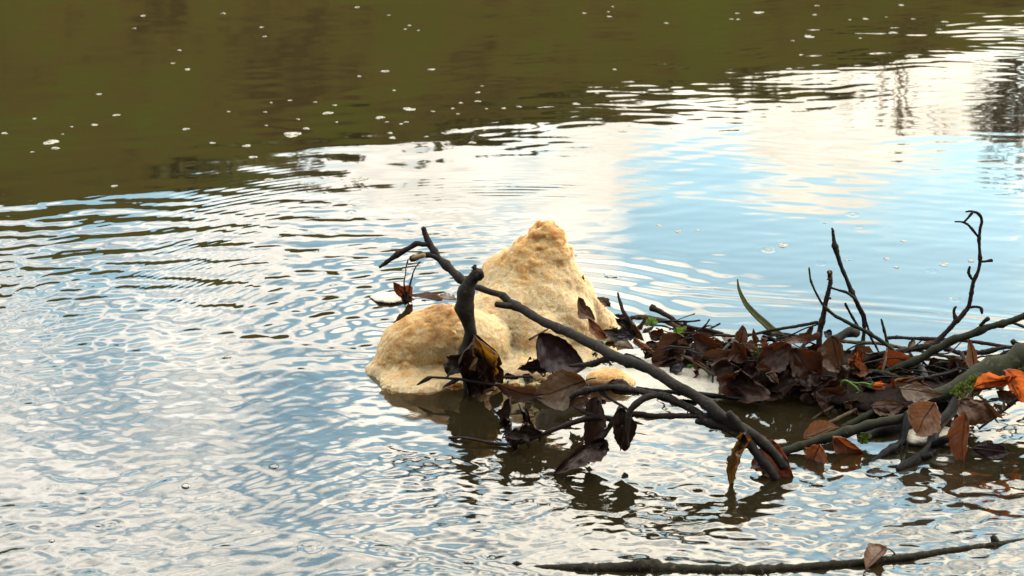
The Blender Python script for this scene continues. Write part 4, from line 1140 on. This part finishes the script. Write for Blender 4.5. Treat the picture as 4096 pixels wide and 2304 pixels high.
leaf("dark underside leaf curling below the ribbed red-brown one", (2070, 1600), (2190, 1600), 52, 2.745, L_DARK, roll=-0.9, cup=1.2, bend=-0.06, crinkle=1.2)
leaf("small brown leaf scrap behind the short dark twig", (2015, 1505), (2075, 1512), 34, 2.87, L_DARK, crinkle=1.8)
leaf("dark leaf standing behind the short dark twig's right end", (2090, 1500), (2140, 1520), 44, 2.86, L_DARK, crinkle=1.2)
leaf("brown and slate leaf under the big grey-brown leaf's right corner", (2360, 1600), (2270, 1640), 66, 2.71, L_BROWN, roll=0.3, cup=0.8, crinkle=1.4)
leaf("dark rolled leaf hanging left of the torn one over the water", (2043, 1586), (2028, 1700), 58, 2.655, L_DARK, roll=0.3, cup=1.7, crinkle=1.3)
leaf("dark curled leaf arching down to the drooping twig, below the rolled leaf", (2030, 1662), (2050, 1770), 66, 2.65, L_DARK, roll=0.5, cup=1.3, bend=-0.12, crinkle=1.5)
leaf("torn ragged leaf caught on the drooping twig", (2172, 1722), (2020, 1735), 82, 2.64, L_DARK, roll=-0.2, cup=0.6, crinkle=1.8, tear=1.0, nu=32)
leaf("dark leaf scrap hanging at the foot of the torn ragged leaf", (2085, 1752), (2058, 1802), 60, 2.63, L_DARK, roll=0.2, cup=0.8, crinkle=1.8)
leaf("thin shrivelled leaf hanging from two threads above the torn ragged leaf", (2082, 1640), (2105, 1700), 40, 2.655, L_DARK, roll=0.2, cup=1.2, crinkle=2.0, tear=0.8, stalk=(2075, 1615))
leaf("narrow shrivelled leaf strip right of the hanging threads", (2095, 1628), (2135, 1715), 24, 2.65, L_DARK, cup=1.4, crinkle=1.8)
leaf("long dark leaf hanging point down, left of the arch", (2402, 1588), (2370, 1790), 112, 2.615, L_DARK, roll=0.25, cup=0.9, bend=0.05, crinkle=0.8, nu=32)
leaf("brown folded top of a leaf at the arched branch's tip", (2350, 1618), (2420, 1590), 52, 2.64, L_MAROON, roll=0.6, cup=1.0)
leaf("dark leaf hanging point down inside the arch", (2480, 1622), (2495, 1800), 102, 2.60, L_DARK, roll=-0.25, cup=1.2, bend=0.06, crinkle=0.8, nu=30)
leaf("thin brown sliver of leaf beside the arch's drooping tip", (2488, 1700), (2480, 1800), 26, 2.585, L_MAROON, cup=1.6, crinkle=1.4)
leaf("dark leaf draped over the arched branch like a saddle", (2420, 1545), (2556, 1580), 72, 2.625, L_DARK, roll=-0.15, cup=-0.9, bend=0.12, crinkle=0.8)
leaf("crumpled blackish leaf dipping into the water, lowest of the hanging ones", (2425, 1758), (2216, 1893), 105, 2.575, L_DARK, Y2=2.55, roll=0.1, cup=0.9, bend=0.08, crinkle=1.5, nu=34)
leaf("pointed flap of blackish leaf standing above the lowest hanging leaf", (2405, 1810), (2428, 1754), 40, 2.565, L_DARK, cup=1.0, crinkle=1.3)
leaf("shrivelled golden-brown leaf hanging under the branch joint", (2968, 1730), (2928, 1940), 82, 2.535, L_GOLD, Y2=2.515, roll=0.3, cup=1.6, crinkle=2.2, tear=0.9, nu=34, stalk=None)
leaf("brown crumpled top leaf at the branch joint, above the golden one", (2962, 1726), (2985, 1800), 66, 2.54, L_BROWN, roll=-0.3, cup=1.1, crinkle=1.6)
leaf("deep red leaf propped in the water against the branch ends", (3064, 1768), (3172, 1918), 150, 2.585, L_RED, Y2=2.535, roll=0.15, cup=0.5, bend=0.04, crinkle=0.6, stalk=(3061, 1748), nu=34, nv=17)
leaf("dull red leaf half under water behind the branch end", (3085, 1905), (3030, 1858), 55, 2.56, L_RED, roll=0.2, cup=0.4)

# ------------------------------------------------------------------ leaves of the mat, left to right
leaf("small brown leaf standing on the foam's right slope", (2440, 1228), (2385, 1188), 42, 3.085, L_BROWN, cup=1.0, crinkle=1.4)
leaf("purplish crumpled leaf pressed into the foam's right side", (2310, 1190), (2378, 1275), 50, 3.00, L_BROWN, roll=0.3, cup=1.0, crinkle=1.5)
leaf("rust-brown curled leaf with a dark stalk sliding off the foam", (2425, 1352), (2345, 1262), 52, 2.985, L_RUST, roll=-0.2, cup=1.4, crinkle=1.5, stalk=(2472, 1340))
leaf("dark sliver of leaf on the foam's right edge", (2332, 1135), (2334, 1095), 12, 3.09, L_DARK)
leaf("slate-grey wet leaf in front of the tan leaves", (2540, 1350), (2405, 1325), 75, 2.99, L_SLATE, roll=0.2, cup=0.5)
leaf("pointed slate leaf where the foam meets the mat", (2525, 1322), (2456, 1272), 46, 3.03, L_SLATE, cup=0.7)
leaf("small brown leaf behind the short crooked twig", (2528, 1285), (2460, 1255), 40, 3.06, L_MAROON, cup=0.9, crinkle=1.5)
leaf("pale mauve leaf lying flat on the raft", (2455, 1378), (2532, 1397), 36, 2.965, L_GREY, roll=-0.2, cup=0.2)
leaf("rolled brown leaf tube next to the tiny herb", (2556, 1318), (2583, 1270), 34, 3.01, L_BROWN, cup=2.2, crinkle=0.6)
leaf("narrow grey leaf lying beside the tiny herb", (2570, 1334), (2618, 1308), 26, 3.005, L_GREY, cup=0.8)
leaf("red-brown leaf standing at the mat's left end", (2532, 1290), (2578, 1362), 50, 3.005, L_BROWN, roll=0.5, cup=0.9)
leaf("tan curled leaf low at the mat's left end", (2535, 1352), (2625, 1412), 50, 2.985, L_TAN, roll=0.5, cup=1.1)
leaf("broad tan-brown leaf hanging over the raft, largest at the mat's left", (2740, 1345), (2605, 1440), 135, 2.97, L_BROWN, roll=-0.35, cup=0.6, bend=0.12, crinkle=0.8, nu=32)
leaf("dark pointed leaf flap in front of the broad tan-brown one", (2690, 1410), (2712, 1350), 34, 2.955, L_DARK, cup=0.8)
leaf("green ivy-like leaf under the pale curved twig", (2700, 1310), (2716, 1352), 44, 3.035, GREEN_LEAF, cup=0.3, crinkle=0.5)
leaf("small green leaf behind the peeled stick", (2726, 1308), (2746, 1326), 30, 3.06, GREEN_LEAF, cup=0.3, crinkle=0.4)
leaf("dark slate leaf sunk in the raft below the mat", (2680, 1490), (2735, 1448), 52, 2.92, L_SLATE, cup=0.5)
leaf("green leaf scrap beside the red scrap on the raft", (2745, 1470), (2778, 1460), 16, 2.905, GREEN_LEAF, cup=0.3)
leaf("small bright red leaf scrap on the raft", (2775, 1480), (2795, 1495), 26, 2.90, L_RUST, cup=1.0, crinkle=1.5)
leaf("wide maroon leaf in shade under the thin straight twig", (2768, 1340), (2905, 1412), 95, 2.975, L_MAROON, roll=0.2, cup=0.6)
leaf("dark leaf lying behind the wide maroon one", (2790, 1330), (2860, 1340), 44, 3.0, L_DARK, cup=0.9)
leaf("upright brown leaf with a hooked stalk at the mat's back", (2958, 1375), (2976, 1302), 56, 2.985, L_BROWN, roll=0.2, cup=0.8, stalk=(2962, 1380))
leaf("small rolled brown leaf standing right of the hooked one", (3020, 1372), (3012, 1312), 34, 2.99, L_BROWN, cup=1.6)
leaf("maroon folded leaf below the hooked brown leaf", (2935, 1360), (2990, 1432), 82, 2.94, L_MAROON, roll=0.3, cup=0.9)
leaf("olive-brown folded leaf with a pale rim in the mat's middle", (2812, 1425), (2990, 1448), 52, 2.915, L_BROWN, roll=-0.3, cup=1.3)
leaf("long dark leaf under the olive-brown folded one", (2830, 1450), (3000, 1470), 50, 2.905, L_DARK, roll=0.2, cup=0.8)
leaf("olive leaf piece tucked beside the bright moss tuft", (2985, 1375), (3030, 1402), 32, 2.945, L_GREY, roll=0.3)
leaf("orange-brown leaf piece behind the bright moss tuft", (3045, 1350), (3075, 1395), 40, 2.97, L_RUST, cup=0.9, crinkle=1.5)
leaf("large dark maroon leaf arched like a tent in the mat's centre", (3165, 1378), (3025, 1450), 125, 2.915, L_MAROON, roll=-0.2, cup=0.8, bend=0.10, nu=32)
leaf("large dark brown leaf with an orange rim right of the tent-like one", (3165, 1385), (3285, 1525), 140, 2.90, L_MAROON, roll=0.25, cup=0.7, bend=0.05, nu=34)
leaf("brown leaf with a lit upper edge across the top of the mat", (3125, 1372), (3278, 1355), 62, 2.945, L_BROWN, roll=-0.5, cup=0.9)
leaf("ribbed brown leaf standing left of the upright stick", (3200, 1372), (3255, 1300), 58, 2.99, L_BROWN, roll=0.3, cup=0.8)
leaf("dark shaded leaf below the ribbed standing one", (3200, 1400), (3280, 1440), 80, 2.93, L_DARK, cup=0.6)
leaf("big oval brown leaf leaning on the upright stick's right side", (3330, 1338), (3360, 1490), 122, 2.915, L_BROWN, roll=-0.15, cup=0.55, bend=0.06, crinkle=0.6, nu=32, nv=15)
leaf("black leaf scrap on top of the big oval brown leaf", (3325, 1340), (3295, 1322), 40, 2.955, L_SLATE, cup=0.7)
leaf("orange backlit leaf just right of the big oval one", (3395, 1460), (3432, 1405), 56, 2.935, L_ORANGE, roll=0.2, cup=0.9, seed=3.3)
leaf("orange and purple crumpled leaf below the orange backlit one", (3400, 1480), (3485, 1492), 62, 2.90, L_RUST, roll=-0.4, cup=0.8, crinkle=1.4)
leaf("small red-brown leaf flap right of the orange backlit leaf", (3440, 1440), (3452, 1405), 30, 2.93, L_RED, cup=0.9)
leaf("dark red oval leaf pierced by the pale stem", (3508, 1478), (3650, 1440), 108, 2.885, L_RED, roll=0.15, cup=0.45, bend=0.05, crinkle=0.6, nu=32)
leaf("broad maroon fan-like leaf drooping to the raft's right end", (2975, 1478), (2955, 1585), 215, 2.875, L_MAROON, roll=0.1, cup=0.9, crinkle=0.9, nu=28, nv=17)
leaf("dark leaf lying flat behind the fan-like one", (2900, 1475), (3060, 1480), 50, 2.90, L_DARK, roll=0.5, cup=0.4)
leaf("long rust-brown leaf strip lit along its length", (3098, 1512), (3295, 1592), 62, 2.845, L_TAN, roll=0.4, cup=0.9, bend=0.04, crinkle=1.2, nu=34)
leaf("mottled brown leaf piece left of the long lit strip", (3065, 1492), (3110, 1530), 40, 2.87, L_GREY, crinkle=1.5)
leaf("thin brown leaf standing on edge over the dark water", (3048, 1590), (3155, 1566), 30, 2.82, L_BROWN, roll=0.5, cup=0.8)
leaf("big dusky maroon leaf reaching the dark water, under the straw stem", (3268, 1568), (3352, 1672), 140, 2.78, L_MAROON, roll=-0.2, cup=0.5, bend=0.05, nu=30)
leaf("purple-brown leaf with an ochre patch in the front row", (3375, 1612), (3490, 1618), 62, 2.77, L_BROWN, roll=0.2, cup=0.8, crinkle=1.2)
leaf("purple-brown leaf with raised veins, right of the ochre-patched one", (3485, 1628), (3622, 1612), 78, 2.755, L_BROWN, roll=-0.15, cup=0.45, crinkle=0.7, nu=30)
leaf("small orange leaf under the two-leafed seedling", (3455, 1552), (3555, 1540), 46, 2.80, L_ORANGE, roll=0.3, cup=0.8)
leaf("rolled pinkish-tan leaf crossed by a thin twig", (3578, 1520), (3720, 1545), 64, 2.80, L_TAN, roll=0.3, cup=1.2, bend=0.08, crinkle=0.6, nu=30)
leaf("grey-tan leaf wrapped round the log's lower end", (3598, 1552), (3770, 1582), 80, 2.70, L_GREY, roll=-0.1, cup=-0.9, bend=0.06, crinkle=1.0, nu=30)
leaf("dark red curl of leaf beside the rolled tan leaf", (3575, 1560), (3572, 1500), 26, 2.81, L_RED, cup=1.5)
leaf("broad light tan leaf with dark veins facing the camera", (3742, 1612), (3662, 1735), 168, 2.635, L_TAN, roll=0.15, cup=0.4, bend=0.05, crinkle=0.55, nu=36, nv=17)
leaf("rust leaf behind the broad light tan leaf", (3640, 1625), (3720, 1618), 40, 2.68, L_RUST, cup=0.7)
leaf("large dark brown leaf folded over the log above the orange strip", (3832, 1592), (3985, 1672), 140, 2.665, L_BROWN, roll=-0.1, cup=-0.8, bend=0.10, crinkle=1.0, nu=34, nv=15)
leaf("bright orange crumpled leaf draped over the log at the right", (3890, 1552), (4062, 1500), 74, 2.70, L_ORANGE, roll=0.2, cup=0.9, bend=0.08, crinkle=1.6, nu=34)
leaf("orange papery leaf folding down at the right edge", (4010, 1495), (4085, 1605), 90, 2.70, L_ORANGE, roll=-0.3, cup=0.8, crinkle=1.6, nu=32)
leaf("dark leaf in the shade under the orange papery one", (3990, 1560), (4080, 1600), 70, 2.72, L_MAROON, cup=0.6)
leaf("long orange-red strip of leaf hanging straight into the water", (3862, 1655), (3846, 1860), 92, 2.625, L_RUST, Y2=2.60, roll=0.15, cup=1.1, bend=0.03, crinkle=0.9, nu=34)
leaf("tan leaf drowned just under the surface below the orange strip", (3735, 1885), (3855, 1915), 90, 2.5, L_TAN, z=-0.008, roll=-0.9, cup=0.2, crinkle=0.4)
leaf("squarish plum-dark leaf floating at the right", (3890, 1792), (4056, 1812), 66, 2.61, L_PLUM, roll=0.1, cup=0.4, crinkle=0.6)
leaf("pinkish-brown leaf on the water lying over by the moss-green stick", (3212, 1755), (3358, 1712), 70, 2.665, L_TAN, roll=-0.3, cup=0.8, crinkle=0.9)
leaf("wet orange-brown leaf in the water below the moss-green stick", (3325, 1752), (3455, 1812), 96, 2.63, L_RUST, roll=0.2, cup=0.7, bend=0.06, crinkle=0.8, nu=30)
leaf("glossy brown leaf hanging into the water under the moss-green stick", (3282, 1775), (3240, 1875), 120, 2.605, L_RUST, roll=0.1, cup=0.7, bend=0.05, crinkle=0.8, nu=28)
leaf("slim brown leaf floating by the black fork's tip", (3465, 1888), (3578, 1890), 28, 2.555, L_BROWN, roll=-0.5, cup=0.8)
leaf("amber leaf just under water behind the crooked black stick", (3500, 1790), (3600, 1760), 60, 2.6, L_GOLD, z=-0.006, roll=-0.9, cup=0.2, crinkle=0.4)
leaf("ribbed tan leaf curled upright behind the log", (3900, 1470), (3876, 1352), 62, 2.90, L_TAN, roll=0.2, cup=1.2, bend=0.06, crinkle=0.4, nu=30)
leaf("dark maroon leaf at the foot of the ribbed upright leaf", (3802, 1495), (3860, 1440), 70, 2.91, L_MAROON, cup=0.8)
leaf("small brown leaf peeping over the log near the right edge", (3990, 1430), (4060, 1398), 40, 2.90, L_BROWN, cup=0.6)
leaf("small tan leaf behind the olive branch", (3688, 1382), (3738, 1372), 26, 2.99, L_TAN, cup=0.8)
leaf("grey-green crinkled leaf hanging on the long straight twig", (3655, 1348), (3636, 1400), 28, 3.05, L_GREY, cup=1.0, crinkle=1.6)
leaf("ribbed brown leaf riding on the sunken log at the bottom", (3536, 2188), (3462, 2288), 92, 2.30, L_TAN, Y2=2.255, roll=0.2, cup=1.0, bend=0.12, crinkle=0.5, stalk=(3580, 2215), nu=32)
leaf("brown-red leaf clump stuck in the water at the far left of the snag", (1570, 1133), (1655, 1205), 72, 3.27, L_RED, roll=0.2, cup=0.9, crinkle=1.5)
leaf("dark shrivelled leaf beside the brown-red clump", (1632, 1165), (1625, 1215), 46, 3.26, L_DARK, cup=1.2, crinkle=2.0)
leaf("drowned rusty leaf showing through the water behind the foam", (1650, 1195), (1770, 1205), 62, 3.2, L_RUST, z=-0.003, roll=-0.8, cup=0.2, crinkle=0.4)
leaf("drowned pale leaf next to the rusty one behind the foam", (1735, 1200), (1835, 1215), 60, 3.2, L_GREY, z=-0.005, roll=-0.9, cup=0.2, crinkle=0.4)
sk = stick("leaf_skeleton", "two thin dark withered stalks rising from the brown-red leaf clump", "stalk", [(1625, 1210, 5), (1618, 1150, 4), (1617, 1122, 3), (1622, 1098, 2.5), (1624, 1070, 2.5), (1630, 1048, 3), (1633, 1036, 2)], 3.255, 3.27, MAT_STALK,
           [("strand", [(1630, 1205, 6), (1640, 1140, 4), (1648, 1110, 4), (1655, 1085, 3), (1668, 1062, 2.5), (1683, 1047, 3)], 3.25, 3.25), ("strand", [(1632, 1056, 3), (1648, 1055, 3), (1668, 1053, 1.5), (1682, 1046, 2)], 3.25, 3.25)])
ribbon("seed_husk", "pale-edged seed husk floating on the bright water right of the arch", "husk", [(2526, 1731, 2), (2545, 1735, 5), (2575, 1742, 7), (2600, 1749, 6), (2614, 1752, 2)], 2.70, 2.685, L_DARK)

# filler: leaves nothing tells apart, packed in the heart of the mat
r_ = random.Random(31)
mats_ = [L_DARK, L_MAROON, L_DARK, L_DARK, L_PLUM, L_BROWN, L_DARK]
for i in range(130):
    x = r_.uniform(2620, 3860)
    yc = np.interp(x, [2600, 2900, 3200, 3500, 3860], [1385, 1440, 1480, 1530, 1560])
    hw = np.interp(x, [2600, 3000, 3400, 3860], [35, 75, 95, 60])
    y = yc + r_.uniform(-1, 1) * hw
    Yd = CAM_H / math.tan(PITCH + math.atan((y - 1152) / FPX)) - r_.uniform(0.0, 0.05)
    a = r_.uniform(0, 6.28)
    Ln = r_.uniform(90, 150)
    leaf("dark wet leaf packed flat inside the tangled leaf mat", (x, y), (x + Ln * math.cos(a), y + 0.4 * Ln * math.sin(a)), r_.uniform(60, 95), Yd, r_.choice(mats_),
         roll=r_.uniform(-0.9, 0.6), cup=r_.uniform(0.3, 1.5), crinkle=1.3, group="dark leaves packed in the mat", nu=16, nv=8)

# filler twigs of the same tangle
for i in range(95):
    x = r_.uniform(2560, 3950)
    yc = np.interp(x, [2560, 2900, 3200, 3500, 3950], [1330, 1375, 1420, 1470, 1450])
    y = yc + r_.uniform(-45, 75)
    Yd = CAM_H / math.tan(PITCH + math.atan((y - 1152) / FPX)) - r_.uniform(0.04, 0.12)
    Ln, a = r_.uniform(70, 240), r_.gauss(0.05, 0.25)
    pts = [(x + Ln * k / 4 + r_.uniform(-5, 5), y + Ln * k / 4 * math.tan(a) + 10 * math.sin(k * 1.3 + i) + r_.uniform(-6, 6), r_.uniform(1.6, 4.0)) for k in range(5)]
    stick("thin_twig", "thin dark twig tangled among the leaves of the mat", "twig", pts, Yd, Yd + r_.uniform(-0.05, 0.05), r_.choice([BARK, BARK_RED, BARK_WET, BARK_OLIVE]), group="thin twigs tangled in the mat", knots=3, seg=6)

# ------------------------------------------------------------------ the log along the bottom edge
def wpath(pts):
    return [(on(x, y, z - 0.0015) if r > 13 else on(x, y, z), r * mpp(on(x, y, z))) for x, y, r, z in pts]


v, f = tube(wpath([(2130, 2272, 8, -.002), (2200, 2274, 16, .0), (2325, 2277, 23, .0), (2440, 2276, 25, .001), (2530, 2272, 27, .003), (2560, 2268, 34, .005), (2600, 2274, 26, .001), (2773, 2284, 26, .0), (2976, 2287, 22, .0), (3180, 2274, 19, .001),
                   (3424, 2254, 18, .003), (3627, 2230, 16, .003), (3790, 2206, 15, .002), (3953, 2183, 12, .0), (4110, 2158, 8, -.002), (4200, 2140, 8, -.004)]), 18, 0.22, 3.3, 22, step=lambda r: 0.004)
o = link("sunken_log", v, f, BARK_LOG, origin=on(2600, 2267))
tag(o, "long half-sunken log lying along the bottom edge", "log")
v, f = tube(wpath([(3985, 2185, 15, -.002), (3978, 2165, 17, .004), (3975, 2145, 13, .008)]), 10, 0.25, 1.1)
link("knot", v, f, BARK_WET, parent=o)
v, f = tube(wpath([(2560, 2262, 14, .008), (2556, 2246, 13, .012)]), 9, 0.2, 2.1)
link("knot", v, f, BARK_LOG, parent=o)
v, f = tube(wpath([(2045, 2262, 6, -.002), (2068, 2257, 14, .002), (2092, 2262, 6, -.002)]), 10, 0.15, 5.1)
tag(link("twig_stub", v, f, BARK_WET, origin=on(2068, 2257)), "black stub just breaking the surface left of the half-sunken log", "twig")

# ------------------------------------------------------------------ foam flecks on the water, each its own thing
F1 = [(720,80,30),(677,143,20),(1125,68,24),(1315,137,22),(1332,184,24),(1796,37,28),(1957,76,15),(2060,128,20),(2039,147,18),(2105,153,15),(903,253,22),(870,319,22),(943,350,34),(1937,359,42),(2171,350,34),(1808,384,24),(499,474,28),(1983,455,22),(585,580,38),(475,629,38),(173,598,26),(1459,506,24),(1685,530,24),(1649,569,50),(2058,549,62),(1911,592,50),(935,650,36),(1541,647,34),(1470,677,100),(22,671,34),(257,715,80),(278,746,42),(1068,720,30),(1242,734,44),(1272,791,42),(2405,466,28),(2404,510,30),(2319,518,26),(2278,546,22),(2179,561,22),(1150,562,20),(1335,564,20),(1365,517,18),(1586,514,20),(2045,615,24),(2018,624,22),(1947,614,20),(1694,615,18),(2288,653,34),(1963,670,30),(1975,694,40),(2252,746,60),(2376,718,40),(2425,433,16),(1500,600,20),(2080,719,30),(2145,688,22),(2228,670,20),(2535,545,24),(2448,547,18),(2304,573,18),(1340,631,18),(361,638,18),(163,765,22),(315,675,16),(1350,904,46),(1520,921,40),(1825,899,60),(574,937,34)]
F2 = [(363,67,24),(485,60,18),(490,84,26),(506,34,16),(1133,68,22),(1103,97,20),(1138,98,24),(1242,64,54),(1523,75,28),(1534,29,24),(1778,95,36),(1958,26,32),(2178,110,36),(776,117,22),(1413,205,18),(1495,184,54),(1915,165,46),(2018,96,22),(2525,148,40),(1453,277,24),(516,350,24),(1394,347,34),(427,469,24),(322,523,40),(634,524,26),(784,517,22),(565,544,30),(35,537,26),(389,637,30),(560,660,44),(210,686,36),(44,631,26),(1030,445,16),(1083,469,18),(2013,285,66),(2150,148,24),(1752,192,18),(1883,86,14),(1700,100,18),(895,463,14),(740,1137,36),(835,1165,36),(935,1160,30),(1577,1122,26),(1685,1308,30),(1885,1303,36),(1937,1345,30),(1970,1215,34),(2310,1313,40),(2175,1333,50),(1362,1235,60)]
flecks = [(x / 1.258, y / 1.258, w_ / 1.258) for x, y, w_ in F1] + [(2048 + x / 1.258, y / 1.258, w_ / 1.258) for x, y, w_ in F2]


def fleck_mesh(seed):
    r = random.Random(seed)
    k = 14
    vs, fs = [], []
    ph = [r.uniform(0, 6.28) for _ in range(3)]
    for ring, (rr, z) in enumerate(((1.0, -0.03), (0.96, 0.10), (0.62, 0.20))):
        for j in range(k):
            th = 2 * math.pi * j / k
            q = rr * (1 + 0.16 * math.sin(2 * th + ph[0]) + 0.13 * math.sin(3 * th + ph[1]) + 0.10 * r.uniform(-1, 1))
            vs.append((q * math.cos(th), q * math.sin(th), z + 0.02 * r.uniform(-1, 1)))
    vs.append((0, 0, 0.22))
    for a in range(2):
        for j in range(k):
            j2 = (j + 1) % k
            fs.append((a * k + j, a * k + j2, (a + 1) * k + j2, (a + 1) * k + j))
    for j in range(k):
        fs.append((2 * k + j, 2 * k + (j + 1) % k, 3 * k))
    me = bpy.data.meshes.new("foam_fleck")
    me.from_pydata(vs, [], fs)
    me.polygons.foreach_set("use_smooth", [True] * len(fs))
    me.materials.append(FLECK)
    return me


FL = [fleck_mesh(i) for i in range(6)]
NAMED = {28: "largest oval white foam fleck, far left of centre on the dark water", 30: "wide white foam fleck at the left, above a smaller one", 24: "round bright foam fleck, large, straight above the branch tip"}
for i, (x, y, w_) in enumerate(flecks):
    p = on(x, y, 0.0)
    s = 0.46 * w_ * mpp(p)
    o = bpy.data.objects.new("foam_fleck", FL[i % 6])
    o.location = p
    o.rotation_euler = (0, 0, (i * 2.4) % 6.28)
    o.scale = (s, s * 1.1, min(s, 0.006))
    COL.objects.link(o)
    if i in NAMED:
        tag(o, NAMED[i], "foam", "foam flecks drifting on the river")
    else:
        tag(o, "small white foam fleck drifting on the open river", "foam", "foam flecks drifting on the river")

# ------------------------------------------------------------------ bubbles
m, t = new_mat("bubble_film")
gl = t.n("ShaderNodeBsdfGlossy", i_0=rgb(1, 1, 1), i_Roughness=0.02)
tr = t.n("ShaderNodeBsdfTransparent", i_0=rgb(0.98, 0.98, 0.98))
fr = t.n("ShaderNodeFresnel", i_IOR=1.5)
mx = t.n("ShaderNodeMixShader", i_0=fr.outputs[0], i_1=tr.outputs[0], i_2=gl.outputs[0])
t.n("ShaderNodeOutputMaterial", i_0=mx.outputs[0])
vs, fs = [], []
for a in range(6):
    th = math.pi / 2 * a / 6
    for j in range(16):
        vs.append((math.cos(th) * math.cos(j * math.pi / 8), math.cos(th) * math.sin(j * math.pi / 8), math.sin(th)))
vs.append((0, 0, 1))
for a in range(5):
    for j in range(16):
        fs.append((a * 16 + j, a * 16 + (j + 1) % 16, (a + 1) * 16 + (j + 1) % 16, (a + 1) * 16 + j))
for j in range(16):
    fs.append((80 + j, 80 + (j + 1) % 16, 96))
bme = bpy.data.meshes.new("bubble")
bme.from_pydata(vs, [], fs)
bme.polygons.foreach_set("use_smooth", [True] * len(fs))
bme.materials.append(m)
for (x, y, rp) in ((1095, 1868, 20), (743, 1944, 18), (393, 2100, 12), (208, 2165, 14), (910, 1430, 14), (3700, 2110, 16), (3518, 2140, 8)):
    p = on(x, y, 0)
    s = rp * mpp(p)
    o = bpy.data.objects.new("bubble", bme)
    o.location = p - Vector((0, 0, 0.0005))
    o.scale = (s, s, s * 0.55)
    COL.objects.link(o)
    tag(o, "clear domed bubble floating on the rippled near water", "bubble", "bubbles on the near water")
